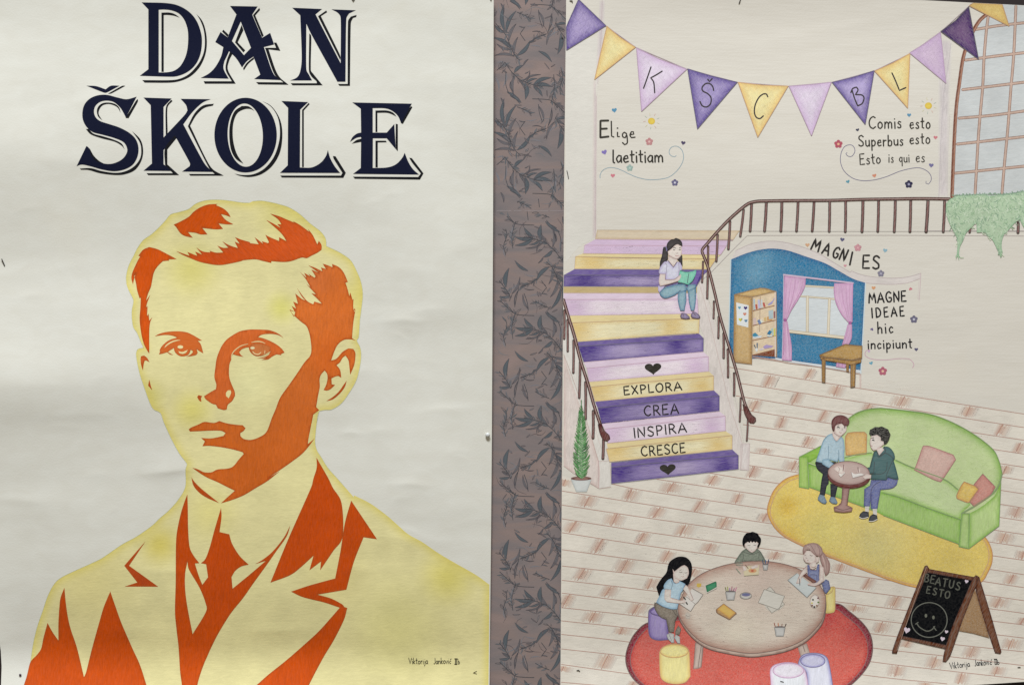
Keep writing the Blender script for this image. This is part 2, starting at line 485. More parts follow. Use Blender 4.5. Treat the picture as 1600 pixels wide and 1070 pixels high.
def tag(o, label, cat_, group=None, kind=None):
    o['label'] = label; o['category'] = cat_
    if group: o['group'] = group
    if kind: o['kind'] = kind
    return o

# ------------------------------------------------------------------ hand lettering
G = {
'A': '.72|.0,0 .36,1 .72,0;.14,.34 .6,.34', 'B': '.6|.05,0 .05,1 .4,.95 .45,.72 .3,.55 .08,.52 .4,.48 .58,.28 .45,.05 .05,0',
'C': '.62|.6,.88 .4,1 .15,.85 .02,.5 .12,.15 .38,0 .6,.14', 'D': '.66|.06,0 .06,1 .4,.92 .64,.55 .5,.15 .06,0',
'E': '.55|.52,1 .06,.98 .04,0 .54,.02;.05,.52 .44,.54', 'G': '.66|.6,.86 .4,1 .14,.86 .02,.45 .2,.05 .48,.02 .62,.2 .62,.42 .36,.44',
'I': '.12|.06,1 .06,0', 'J': '.4|.34,1 .34,.2 .2,0 .02,.1', 'K': '.6|.05,1 .05,0;.56,1 .08,.45 .58,0', 'L': '.5|.05,1 .05,.02 .48,.04',
'M': '.8|.02,0 .12,1 .4,.3 .68,1 .78,0', 'N': '.66|.04,0 .04,1 .6,0 .62,1', 'O': '.7|.35,1 .08,.8 .02,.45 .15,.08 .38,0 .62,.2 .68,.55 .58,.9 .35,1',
'P': '.56|.06,0 .06,1 .4,.96 .54,.74 .4,.5 .08,.46', 'R': '.62|.06,0 .06,1 .4,.95 .52,.74 .38,.52 .08,.48;.26,.5 .6,0',
'S': '.56|.52,.86 .32,1 .1,.9 .06,.7 .28,.52 .5,.34 .48,.1 .26,0 .03,.12', 'T': '.62|.0,.98 .62,1;.31,.98 .31,0', 'U': '.62|.04,1 .05,.25 .3,0 .55,.2 .58,1',
'V': '.6|.0,1 .3,0 .6,1', 'X': '.6|.02,1 .58,0;.56,1 .02,0',
'a': '.46|.42,.5 .22,.55 .03,.3 .14,.02 .36,.14 .42,.5 .42,.12 .46,0', 'b': '.46|.04,1 .04,.02;.05,.36 .24,.54 .42,.36 .36,.06 .18,0 .05,.1',
'c': '.4|.38,.46 .2,.55 .03,.3 .14,.02 .38,.1', 'e': '.44|.05,.28 .4,.34 .34,.54 .14,.5 .03,.25 .16,0 .42,.08',
'g': '.46|.42,.5 .2,.55 .04,.32 .16,.1 .36,.2 .42,.5 .42,-.1 .3,-.38 .06,-.3', 'h': '.46|.04,1 .04,0;.05,.34 .24,.54 .4,.4 .42,0',
'i': '.12|.06,.54 .07,0;.05,.8 .06,.76', 'j': '.2|.16,.54 .16,-.2 .02,-.34;.15,.8 .16,.76', 'k': '.42|.04,1 .04,0;.38,.54 .06,.24 .4,0',
'l': '.16|.04,1 .05,.06 .16,.0', 'm': '.72|.04,0 .04,.52;.05,.34 .2,.54 .34,.4 .36,0;.36,.34 .52,.54 .66,.4 .68,0', 'n': '.46|.04,0 .04,.54;.05,.34 .24,.54 .4,.4 .42,0',
'o': '.46|.23,.55 .05,.38 .06,.1 .24,0 .42,.14 .42,.4 .23,.55', 'p': '.46|.04,.54 .05,-.42;.05,.36 .24,.54 .42,.36 .36,.06 .18,0 .05,.1',
'q': '.46|.42,.5 .2,.55 .04,.32 .16,.04 .38,.16;.41,.54 .4,-.42', 'r': '.34|.04,.54 .05,0;.05,.32 .18,.52 .34,.5', 's': '.38|.34,.48 .16,.55 .06,.42 .3,.22 .32,.06 .14,0 .02,.08',
't': '.34|.15,.92 .15,.08 .3,.02;.0,.6 .34,.62', 'u': '.46|.04,.54 .06,.12 .22,0 .4,.14 .42,.54;.42,.3 .44,0', 'v': '.4|.02,.54 .2,0 .38,.54', ' ': '.35|'}
def glyph(ch, x, y, h, wf=1.0, rot=0, slant=0):
    """strokes of a letter whose baseline starts at x, y; h is the capital height"""
    wd, _, body = G[ch].partition('|')
    r = math.radians(rot); out = []
    for st in body.split(';'):
        if not st.strip(): continue
        p = np.array([[float(v) for v in q.split(',')] for q in st.split()])
        p = p + np.array([[RND.uniform(-.012, .012), RND.uniform(-.012, .012)] for _ in p])
        X = (p[:, 0] + slant * p[:, 1]) * h * wf; Y = -p[:, 1] * h
        out.append(np.stack([x + X * math.cos(r) - Y * math.sin(r), y + X * math.sin(r) + Y * math.cos(r)], -1))
    return out, float(wd) * h * wf
def text(art, s, x0, y0, x1, y1, h, w, col, gap=0.16, slant=0, kind='ink'):
    L = math.hypot(x1 - x0, y1 - y0); rot = math.degrees(math.atan2(y1 - y0, x1 - x0))
    tot = sum(float(G[c].split('|')[0]) for c in s) + gap * (len(s) - 1)
    wf = L / (tot * h)
    d = 0
    for c in s:
        ux, uy = (x1 - x0) / L, (y1 - y0) / L
        st, wd = glyph(c, x0 + ux * d, y0 + uy * d + RND.uniform(-.3, .3), h, wf, rot, slant)
        for q in st: art.line(q, w, col, kind=kind)
        d += wd + gap * h * wf

# ================================================================== THE WALL AND THE SHEETS
def sheet(side, name, outline, mat, thick=0.0004, step=5.0, pad_bottom=0):
    """a sheet of paper with a back and a cut edge, following its relief"""
    xs_l, xs_r, y0, y1 = outline
    ny = int((y1(0.5) - y0(0.5)) / step)
    nx = int((xs_r(500) - xs_l(500)) / step)
    U, Vv = np.meshgrid(np.linspace(0, 1, nx + 1), np.linspace(0, 1, ny + 1))
    yc = y0(U) + (y1(U) - y0(U)) * Vv
    xc = xs_l(yc) + (xs_r(yc) - xs_l(yc)) * U
    X, Y = xc.ravel(), yc.ravel()
    top = place(side, X, Y, 0.0)
    bot = place(side, X, Y, -thick)
    n = len(X); W = nx + 1
    F = []
    for j in range(ny):
        for i in range(nx):
            a = j * W + i
            F.append((a, a + W, a + W + 1, a + 1))
            F.append((n + a, n + a + 1, n + a + W + 1, n + a + W))
    for i in range(nx):
        F.append((i, i + 1, n + i + 1, n + i)); a = ny * W + i
        F.append((a + 1, a, n + a, n + a + 1))
    for j in range(ny):
        a = j * W; F.append((a + W, a, n + a, n + a + W))
        a = j * W + nx; F.append((a, a + W, n + a + W, n + a))
    me = bpy.data.meshes.new(name)
    V = np.concatenate([top, bot])
    ctr = top.mean(0)
    me.from_pydata((V - ctr).tolist(), [], F)
    me.materials.append(mat)
    sm = [True, True] * (nx * ny) + [False] * (len(F) - 2 * nx * ny)
    me.polygons.foreach_set('use_smooth', sm)
    me.update()
    NN = normals(side, X, Y)
    ln = np.zeros((len(me.loops), 3)); vi = np.zeros(len(me.loops), int); me.loops.foreach_get('vertex_index', vi)
    pn = np.zeros(len(F) * 3); me.polygons.foreach_get('normal', pn); pn = pn.reshape(-1, 3)
    lt = np.zeros(len(F), int); me.polygons.foreach_get('loop_total', lt)
    pl = np.repeat(np.arange(len(F)), lt)
    ln = pn[pl]
    front = (pl < 2 * nx * ny) & (pl % 2 == 0)
    ln[front] = NN[vi[front]]
    me.normals_split_custom_set(ln.tolist())
    o = bpy.data.objects.new(name, me); C.objects.link(o)
    o.location = ctr.tolist()
    return o

# wall: dark brown board behind everything
me = bpy.data.meshes.new("wall")
import bmesh
bm = bmesh.new()
bmesh.ops.create_cube(bm, size=1)
bmesh.ops.scale(bm, vec=(2.4, 0.03, 1.7), verts=bm.verts)
bm.to_mesh(me); bm.free()
wall = bpy.data.objects.new("wall", me); C.objects.link(wall); wall.location = (0, 0.0152, 0)
me.materials.append(plain_mat("dark_board", lin((38, 24, 20)), 0.7, 0, 0.35))
wall['kind'] = 'structure'; wall['label'] = 'dark brown board wall behind the posters'

# ---- two sheets of leafy paper between the posters
def strip_mat():
    m = bpy.data.materials.new("mauve_printed_paper"); m.use_nodes = True
    nt = m.node_tree; N, L = nt.nodes, nt.links
    bs = N['Principled BSDF']; bs.inputs['Roughness'].default_value = 0.7; bs.inputs['Specular IOR Level'].default_value = 0.2
    geo = relief(nt, bs, 'W')
    mp = N.new('ShaderNodeMapping'); mp.inputs['Scale'].default_value = (9, 1, 34); mp.inputs['Rotation'].default_value = (0, .12, 0)
    L.new(geo.outputs['Position'], mp.inputs[0])
    n = N.new('ShaderNodeTexNoise'); n.inputs['Scale'].default_value = 1; n.inputs['Detail'].default_value = 5; n.inputs['Distortion'].default_value = 1.2
    L.new(mp.outputs[0], n.inputs['Vector'])
    cr = N.new('ShaderNodeValToRGB'); e = cr.color_ramp.elements
    e[0].position = 0.3; e[0].color = (*alb((119, 111, 109)), 1)
    e[1].position = 0.72; e[1].color = (*alb((143, 124, 117)), 1)
    k = e.new(0.48); k.color = (*alb((130, 117, 113)), 1)
    k = e.new(0.58); k.color = (*alb((136, 119, 112)), 1)
    L.new(n.outputs[0], cr.inputs[0]); L.new(cr.outputs[0], bs.inputs['Base Color'])
    return m
SM = strip_mat()
k = lambda v: (lambda y: np.zeros_like(np.asarray(y, float)) + v)
up = sheet('W', 'leafy_paper', (k(700), k(960), lambda u: u * 0 - 25, lambda u: u * 0 + 331), SM, 0.0003, 12)
tag(up, 'mauve paper with dark teal leaves, shorter upper sheet above the seam', 'wallpaper', 'leafy paper sheets between the posters')
lo = sheet('W2', 'leafy_paper', (k(700), k(960), lambda u: u * 0 + 328.5, lambda u: u * 0 + 1100), SM, 0.0003, 12)
tag(lo, 'mauve paper with leaves pointing left, long lower sheet below the seam', 'wallpaper', 'leafy paper sheets between the posters')
W1 = T(765, 0, 6.2923)
LEAF = """150 310 143 40 46 0;160 320 262 104 42 0;150 320 50 245 36 0;188 400 262 232 42 1;215 480 40 368 48 0;212 488 70 430 34 1;205 470 110 400 30 1;240 540 278 362 40 1;270 545 400 395 46 0;
245 552 50 545 36 1;380 425 450 362 18 0;240 712 332 640 40 0;332 640 382 580 22 1;240 745 240 940 40 1;205 800 232 900 28 1;330 792 505 732 26 1;360 812 470 770 26 0;430 830 610 762 44 0;430 840 612 850 46 0;430 850 520 945 40 0;
350 812 352 975 56 0;290 782 352 890 34 1;360 795 395 690 18 1;640 265 560 440 34 1;700 330 668 530 54 0;660 240 765 235 32 0;660 262 740 300 24 1;480 500 612 608 34 0;200 10 312 80 36 0;170 900 300 1020 34 0;
480 110 532 262 30 1;610 132 580 300 14 1;560 330 500 345 14 1;110 960 140 1060 26 1;640 770 612 985 30 2;330 160 410 195 24 2;70 620 150 610 18 2;160 700 130 860 32 2;470 240 350 250 18 2;700 640 720 740 18 2;400 450 520 470 18 2;60 760 90 900 34 2;560 390 700 300 22 2;290 255 350 265 9 0;420 310 520 322 9 1;345 720 385 700 9 0"""
STEMS = ["60 230 110 285 150 330 190 410 220 490 250 545 300 595", "380 425 450 375 545 340", "150 610 190 670 230 720 290 775 340 800 430 832 520 850", "640 255 650 225 690 300 765 400",
 "270 120 340 148 410 190", "480 95 490 180 520 270", "612 130 590 250 570 330", "630 730 640 850 612 980 600 1010", "630 70 690 130 760 200", "160 700 160 830 190 920", "350 400 300 330 350 260", "420 970 540 975 610 990 670 1060", "70 690 130 640 150 610", "700 660 720 760 690 860 700 930"]
LC = [(78, 88, 92), (98, 103, 106), (122, 132, 138)]
def sprig(side, mapf, name, parent, clip):
    a = Art(side, 1, 'f')
    a.level += 1
    for row in LEAF.replace('\n', '').split(';'):
        x0, y0, x1, y1, wd, c = [float(v) for v in row.split()]
        p0, p1 = W1(f"{x0} {y0}")[0], W1(f"{x1} {y1}")[0]
        t = p1 - p0; L = np.hypot(*t); t = t / L; nn = np.array([-t[1], t[0]]); wq = wd / 6.2923 / 2 * (.78 if c == 0 else .66)
        u = np.array([0, .12, .3, .5, .7, .88, 1]); pr = np.array([.1, .5, .95, 1, .75, .35, 0.03])
        bend = 0.10 * L * np.sin(u * math.pi) * (1 if (x0 + y0) % 2 else -1)
        up_ = p0 + np.outer(u * L, t) + np.outer(bend + pr * wq, nn)
        dn = p0 + np.outer(u * L, t) + np.outer(bend - pr * wq, nn)
        loop = mapf(np.concatenate([up_, dn[::-1]]))
        if (loop[:, 1].max() > clip[1]) or (loop[:, 1].min() < clip[0]): continue
        ci = int(c)
        a.fill(loop, LC[ci], same=True, den=[.88, .55, .4][ci], smooth=False)
        if ci < 2:
            a.level += 1
            a.line(loop[:7], 0.55, (50, 56, 62), den=.75); a.line(loop[7:], 0.5, (56, 62, 68), den=.6)
            a.line(mapf(p0 + np.outer(u * L, t) + np.outer(bend, nn)), 0.45, (54, 58, 64) if ci else (96, 104, 108), den=.7)
            a.level -= 1
    a.level += 1
    for q in STEMS:
        l = mapf(W1(q)); l = l[(l[:, 1] < clip[1]) & (l[:, 1] > clip[0])]
        if len(l) > 1: a.line(l, 0.9, (58, 64, 68), den=.9)
    for q in STEMS[:5] + STEMS[7:9] + STEMS[12:]:      # fine leaflets along each branch
        l = catmull(W1(q), False, step=4)
        for i in range(1, len(l) - 1):
            t = l[i + 1] - l[i - 1]; t = t / max(np.hypot(*t), 1e-6)
            for sd in (-1, 1):
                if RND.random() < .35: continue
                an = math.atan2(t[1], t[0]) + sd * RND.uniform(.45, .85); r = RND.uniform(5, 12)
                d = np.array([math.cos(an), math.sin(an)]); nn = np.array([-d[1], d[0]]); wq = r * .13
                loop = mapf(l[i] + np.array([d * 0, d * r * .35 + nn * wq, d * r * .7 + nn * wq * .7, d * r, d * r * .6 - nn * wq * .8, d * r * .25 - nn * wq * .6]))
                if loop[:, 1].max() < clip[1] and loop[:, 1].min() > clip[0]:
                    if RND.random() < .5: a.fill(loop, RND.choice([(84, 92, 95), (98, 103, 106)]), same=True, den=.75, smooth=False)
                    else: a.line(np.concatenate([loop, loop[:1]]), .5, (64, 70, 74), den=.75, smooth=False)
    for _ in range(22):      # small faint leaves behind
        x, y = RND.uniform(30, 740), RND.uniform(20, 950); an = RND.uniform(0, 6.28); r = RND.uniform(35, 80); wq = RND.uniform(4, 9)
        t = np.array([math.cos(an), math.sin(an)]); nn = np.array([-t[1], t[0]])
        loop = mapf((np.array([x, y]) + np.array([t * 0, t * r * .3 + nn * wq, t * r * .7 + nn * wq * .8, t * r, t * r * .6 - nn * wq * .6, t * r * .25 - nn * wq * .7])) / 6.2923 + np.array([765, 0]))
        if loop[:, 1].max() < clip[1] and loop[:, 1].min() > clip[0]:
            c_ = RND.choice([(96, 98, 100), (104, 104, 104), (126, 132, 134), (92, 92, 94)])
            a.fill(loop, c_, same=True, den=.5, smooth=False); a.level += 1; a.line(np.concatenate([loop, loop[:1]]), .5, (66, 66, 70), den=.6, smooth=False); a.level -= 1
    for _ in range(14):      # loose pen wisps
        x, y = RND.uniform(30, 740), RND.uniform(20, 1000); an = RND.uniform(0, 6.28); r = RND.uniform(50, 120)
        l = mapf(W1(f"{x} {y} {x+r*math.cos(an)} {y+r*math.sin(an)} {x+1.9*r*math.cos(an+.35)} {y+1.9*r*math.sin(an+.35)}"))
        if l[:, 1].max() < clip[1] and l[:, 1].min() > clip[0]: a.line(l, 0.6, RND.choice([(66, 68, 74), (74, 62, 64), (118, 132, 138)]), den=.7, taper=.8)
    if a.n: a.build(name, parent)
for i in range(-1, 3):
    sprig('W', (lambda i: lambda p: p + np.array([0, 147.5 * i]))(i), 'leaf_sprig', up, (-20, 328))
for i in range(0, 7):
    sprig('W2', (lambda i: lambda p: np.stack([1666.5 - p[:, 0], 504.5 - (p[:, 1] * 0.957 + 5.7) + 141.2 * i - 33], -1) if False else np.stack([1666.5 - p[:, 0], 371 - (p[:, 1] - 133.5) * 0.957 + 141.2 * i - 141.2], -1))(i), 'leaf_sprig', lo, (330, 1095))

a = Art('W2', 3, 'f'); a.level += 1
for x0, x1 in [(776, 799), (803, 815), (820, 856), (859, 881)]: a.line([(x0, 328.9), (x1, 329.0)], .7, (166, 156, 154), den=.8)
a.build('cut_edge', lo)
# ---- the two posters
PL = sheet('L', 'portrait_poster', (lambda y: np.interp(y, [0, 985, 1015, 1040, 1070, 1110], [-6, -4, 1.2, 2.6, 1.6, 1.0]), lambda y: np.interp(y, [0, 350, 700, 820, 1070], [771.3, 770.4, 768.4, 767.4, 764.8]),
        lambda u: u * 0 - 12, lambda u: u * 0 + 1100), paper_mat('L', 'white_poster_paper'), step=2.8)
tag(PL, 'white poster with a two-tone orange and yellow portrait of a young man under dark lettering', 'poster', 'school posters pinned to the wall')
PR = sheet('R', 'schoolhouse_poster', (lambda y: np.interp(y, [0, 250, 500, 820, 1070], [884.6, 881.8, 879.6, 877.4, 875.6]), lambda y: np.asarray(y, float) * 0 + 1625,
        lambda u: np.interp(u, [0, .2, .4, .75, .76, 1.0], [-7, -5, -3.6, 0.0, 0.4, 9.6]), lambda u: np.interp(u, [0, .8, .846, 1.0], [1095, 1073.5, 1069.8, 1062.3])), paper_mat('R', 'cream_poster_paper'), step=3.4)
tag(PR, 'cream poster with a coloured pencil drawing of a school hall, staircase, sofa and round table', 'poster', 'school posters pinned to the wall')

# ================================================================== LEFT POSTER: LETTERING
TA, TB = T(100, 0, 3.5667), T(380, 0, 3.5667)
NAVY, BLK = (22, 25, 44), (27, 27, 29)
def letter(navy, black, holes=(), nm='letter'):
    a = Art('L', 1, 'ink'); a.level += 1
    for p in navy: a.fill(p, NAVY, holes=holes, same=True, corner=38, kind='ink')
    o = a.build(nm, PL)
    b = Art('L', 1, 'ink'); b.level += 1
    for p in black: b.fill(p, BLK, same=True, corner=38, kind='ink')
    b.build('drop_line', o)
    return o
letter([TA('433,13 570,17 640,32 700,68 740,118 763,180 769,230 763,290 745,340 715,380 675,408 630,424 590,427 422,422 470,385 470,52')],
 [TA('543,70 590,70 620,80 645,98 610,87 575,83 556,84 556,400 543,400'), TA('738,78 768,112 787,160 796,220 793,280 778,332 750,382 705,425 650,450 590,460 450,460 436,446 590,446 645,438 695,413 735,373 762,333 780,285 785,225 778,165 760,115')],
 [TA('528,54 560,53 600,58 640,75 670,110 688,160 692,210 688,270 675,320 650,365 620,390 590,400 555,403 528,403')])
letter([TA('925,33 1079,36 1049,82 1104,210 1149,183 1167,235 1170,248 1114,262 1166,408 1211,446 1059,440 1094,415 1056,315 1020,340 992,375 960,325 920,285 905,318 893,345 890,385 918,438 762,434 810,407 845,370 875,315 888,262 843,234 872,178 912,208 961,80')],
 [TA('990,138 1000,168 968,236 1010,280 1000,292 953,236'), TA('888,165 917,193 911,206 881,175'), TA('925,288 940,298 920,340 914,390 957,466 785,466 778,452 935,452 902,392 906,340'),
  TA('1002,392 998,380 1018,350 1056,318 1060,328 1028,355'), TA('1088,44 1093,55 1066,86 1113,198 1104,207 1053,84'), TA('1169,237 1184,237 1206,283 1140,275 1190,412 1251,472 1084,470 1070,457 1222,458 1172,412 1120,266 1182,266')],
 [TA('985,120 1042,266 1003,307 936,228')])
letter([TB('273,43 440,50 403,80 543,352 543,100 528,72 492,52 628,57 590,75 575,105 570,455 525,455 378,188 352,132 352,385 366,415 384,448 262,448 300,430 318,395 326,320 318,85')],
 [TB('378,195 380,215 377,390 390,410 410,435 443,475 275,475 265,463 410,463 408,452 380,425 366,390 368,185'), TB('463,58 468,68 433,90 541,310 541,335 417,90'), TB('632,83 630,95 612,100 600,130 595,478 537,478 528,467 582,467 584,120 600,92')])
letter([TA('405,538 345,655 330,625 310,595 275,567 235,560 200,568 175,590 167,620 175,650 200,673 250,690 310,710 365,740 400,775 415,820 410,870 385,915 340,942 280,953 210,943 150,926 100,916 70,925 125,812 140,825 160,865 185,897 235,912 280,908 325,885 350,850 350,820 330,790 280,768 215,750 160,735 125,705 105,665 103,620 115,580 145,548 190,530 240,528 300,543 350,552'),
        TA('125,477 178,479 232,497 262,477 310,477 238,515 222,515')],
 [TA('315,628 300,600 275,585 245,579 215,587 197,610 194,637 214,670 190,648 183,615 195,588 220,573 255,571 287,580 308,600'), TA('400,562 411,551 412,565 360,658 343,657'),
  TA('122,718 150,748 210,770 280,788 320,810 338,832 322,800 280,778 215,758 165,744 137,718'), TA('380,730 425,775 441,830 433,890 397,945 340,970 280,974 200,964 140,947 95,945 88,938 150,936 210,952 285,962 345,952 395,922 425,878 430,830 420,788'),
  TA('142,824 165,865 195,895 225,912 180,897 152,868'), TA('325,477 342,478 262,521 245,521')])
letter([TA('443,543 600,548 555,595 555,765 672,640 688,615 680,585 650,550 818,552 770,573 715,625 665,692 780,905 828,957 658,955 700,925 702,908 624,765 555,835 555,915 617,952 443,950 490,910 483,585')],
 [TA('597,555 605,562 577,600 577,742 567,755 568,598'), TA('617,753 628,768 576,832 576,915 642,975 470,975 460,964 607,964 563,917 563,826'), TA('835,577 830,588 780,602 737,642 703,700 815,925 890,978 705,978 695,968 840,968 808,935 690,702 728,630 775,587')])
letter([ell(*(TA('1012,752')[0]), 174/3.5667, 208/3.5667, 40)],
 [TA('1062,617 1030,592 990,590 950,620 927,680 921,750 930,830 957,883 1000,912 965,860 946,800 940,740 945,680 965,632 1000,610 1035,606'),
  TA('1104,562 1157,592 1202,660 1217,740 1206,840 1165,918 1105,967 1040,985 985,980 950,967 1000,974 1060,968 1120,935 1170,872 1198,790 1203,720 1190,650 1155,595')],
 [ell(*(TA('1010,752')[0]), 98/3.5667, 176/3.5667, 36, rot=-2)])
letter([TB('213,562 362,568 318,610 316,932 380,932 430,907 460,870 472,835 485,880 510,925 540,963 205,962 248,920 250,600')],
 [TB('365,572 370,580 338,615 338,930 328,930 328,612'), TB('500,868 515,870 572,962 558,990 215,988 207,977 545,977 553,962 505,885')])
letter([TB('608,570 940,577 880,685 862,645 830,617 790,603 722,602 722,738 800,738 842,690 850,830 800,770 723,770 722,935 800,932 850,915 885,880 900,850 920,900 945,940 980,972 612,968 655,935 657,762 630,768 595,790 610,762 635,743 657,738 655,605')],
 [TB('605,800 630,780 657,772 657,790 630,795'), TB('737,615 800,615 835,627 855,650 830,637 800,628 748,628 748,735 737,735'), TB('935,590 943,597 890,690 878,685 915,620'), TB('850,688 862,692 862,842 850,826'),
  TB('737,783 795,783 800,792 750,793 750,932 737,932'), TB('925,878 940,880 1005,965 985,1000 622,995 612,983 975,985 990,965 945,910')])

# ================================================================== LEFT POSTER: PORTRAIT
t1, t2, t3, t4, t5, t6 = T(190,300,5.35), T(380,300,5.35), T(200,480,5.35), T(380,480,5.35), T(250,640,5.35), T(400,640,5.35)
t7, t8, t9, t10, t11 = T(20,820,4.28), T(190,760,4.28), T(380,760,4.28), T(230,870,5.35), T(400,870,5.35)
t12, t13, t14 = T(580,820,4.28), T(240,500,10.7), T(340,500,8.9167)
YEL, YED = (222, 211, 153), (216, 200, 108)
head = cat(t1('1069,88 1000,85 900,70 800,62 700,68 620,95 560,140 480,165 410,185 370,230 320,285 250,350 180,400 130,470 100,530 60,610 38,700 40,760 60,820 95,890 98,920 85,990'),
 t3('34,107 45,165 75,210 100,270 130,335 85,345 68,380 75,450 100,560 140,680 180,790 215,850 270,880 300,960 345,1060'), t5('100,250 160,360 225,450 213,495 211,640 150,750 70,840'),
 t8('257,206 200,260 100,330 0,385'), t7('600,215 520,255 420,300 320,350 270,400 230,480 200,570 165,670 140,770 125,860 118,910 95,1000 78,1075 66,1180'),
 np.array([[400., 1097.], [763., 1097.]]), t12('790,395 700,330 560,250 450,185 340,110 250,60 180,0'), t9('960,190 850,110 740,55'), t6('820,730 750,650 680,570 600,480 550,400 510,335 495,270 500,180 510,90 520,20'),
 t4('615,960 635,865 680,855 740,850 820,800 880,720 940,620 970,520 985,420 980,340 950,275 965,250 975,120'), t2('975,1070 990,960 1000,850 985,750 950,660 900,570 820,510 740,470 695,450 690,390 650,330 560,260 470,180 380,125 300,100 240,85 150,70 80,75'))
a = Art('L', 1, 'h')
a.fill(head, YEL, edge=YED, ew=16, g=3.8, spots=[(300, 420, 60, (216,205,125)), (450, 330, 70, (220,208,130)), (230, 620, 40, (214,203,120)), (560, 460, 45, (220,207,125)), (140, 900, 110, (216,203,140)),
   (330, 800, 60, (222,210,138)), (620, 980, 110, (216,206,140)), (700, 900, 60, (216,203,115)), (440, 480, 35, (214,206,120)), (300, 640, 45, (218,206,120)), (520, 900, 80, (218,205,142)), (250, 850, 45, (212,196,105)), (470,680,50,(216,208,150)), (390,600,50,(226,218,160))])
a.lines([head[:18], head[18:60], head[-40:]], 0.7, (176, 180, 120), den=.55)
YC = [(232, 226, 180), (206, 196, 122), (216, 206, 136), (236, 230, 186), (200, 192, 124)]
FACE = a.build('drawn_figure', PL, 'pale yellow head and shoulders silhouette')
def orange(pts, col, name='shadow_patch', holes=(), kind='d', grad=None, level=3, edge=(176, 78, 30), extra=(), spots=()):
    b = Art('L', level, kind)
    halo = pts
    b.fill(pts, col, edge=edge, ew=1.6, holes=holes, grad=grad, g=4, kind=kind, corner=36, spots=spots)
    return b.build(name, FACE)
OR1, OR2, OR3 = (206, 83, 22), (209, 108, 46), (193, 75, 14)
orange(t1('435,270 490,245 560,205 600,165 650,130 720,103 800,97 790,108 850,135 890,170 912,208 870,192 830,182 870,230 935,268 880,268 810,260 848,305 790,310 675,298 718,352 660,352 615,338 555,332 595,380 530,365 490,340 455,290'), OR1, 'hair_lock')
orange(cat(t1('455,490 510,510 568,530 550,498 600,518 632,530 615,495 672,520 625,460 660,485 690,497 742,502 735,488 790,504 850,502 800,445 850,464 892,462 842,410 900,442 972,466 945,412 988,430 948,375 1000,395 1069,415'),
  t2('60,425 130,434 95,375 135,405 168,432 155,408 208,425 215,415 185,355 230,378 300,407 300,375 362,408 320,345 250,280 190,230 250,260 315,298 285,265 320,268 290,225 225,178 300,200 360,225 430,255 415,240 470,270 553,330 540,305 580,355 620,435 632,405 655,440 655,480 620,505 570,530 530,550 490,545 400,575 330,582 235,575 235,590 170,575 100,560 0,568'),
  t1('1000,575 900,597 820,608 740,600 650,580 580,552 510,522')), (200, 78, 28), 'fringe', kind='e', grad=((300,380),(480,360),(208,88,36)))
orange(cat(t1('230,457 300,475 380,515 460,558 395,560 398,570 345,575 300,620 270,670 255,740 245,790 220,850 205,905 240,855 215,920 205,960 216,950 218,1010'),
  t3('160,5 160,70 172,50 178,108 203,80 185,125 178,200 178,385 150,340 125,280 108,200 97,100 103,5'), t1('160,880 150,885 130,820 120,760 105,700 125,675 110,700 95,770 82,720 90,670 130,580 155,535 140,530 180,480')), OR1, 'hair_lock', kind='v')
big = cat(t2('475,665 530,715 510,672 560,702 545,680 597,714 605,702 570,645 632,672 545,610 600,630 662,660 650,628 692,640 665,597 700,607 747,626 742,598 800,625 840,670 875,748 855,755 870,800 888,868 895,835 915,900 922,890 920,960 930,1000 938,980'),
  t4('930,5 922,25 938,18 920,130 910,255 940,275 900,265 840,270 790,310 760,370 735,442 780,425 830,370 880,340 920,345 938,380 930,470 895,560 888,500 880,440 855,400 830,420 810,455 780,480 810,520 820,585 795,570 770,575 738,590 740,640 768,645 730,680 700,692 672,688 695,640 705,590 700,550 680,525 650,560 638,600 640,660 625,740 610,830 635,855 582,895'),
  t6('478,40 460,130 440,230 433,283 488,238 450,290 390,360 300,430 200,500 100,565'), t5('1000,510 900,590 800,650 700,710 600,750 510,777 560,730 625,672 560,640 480,600 400,565 340,530 270,480 320,495 370,518 430,518 480,495 560,488 610,470 660,410 700,365 690,350 620,330 520,310 420,298 355,300 375,260 345,232 430,235 530,215 548,190 510,172 430,170 330,175 250,178 240,160 260,145 320,120 370,98 430,105 460,105 495,90 560,110 640,122 690,125 715,150 700,172 672,190 672,215 700,240 760,248 830,225 890,180'),
  t4('240,920 270,850 310,750 380,650 450,550 510,460 560,400 570,340 560,250 545,190 525,150 480,115 420,60 388,15 435,35'), t2('425,1040 390,985 430,997 405,948 442,972 418,912 458,932 435,845 490,890 520,902 490,870 450,800 500,868 540,912 585,935 595,912 620,920 657,930 620,890 570,843 608,852 528,765 562,792 520,720'))
orange(big, OR2, 'cheek_shadow', kind='v', grad=((480,600),(420,740),(200,98,36)), spots=[(520,560,60,(210,102,38)),(480,430,60,(210,112,58))])
orange(t4('865,610 850,660 810,715 750,765 695,780 750,745 800,700 835,650'), (186,92,44), 'ear_line')
orange(t3('105,430 110,405 135,400 160,420 180,455 150,440 138,445 130,480 125,525 110,480'), (200,96,44), 'ear_line')
orange(t3('178,600 190,650 202,690 168,650'), (200,96,44), 'ear_line')
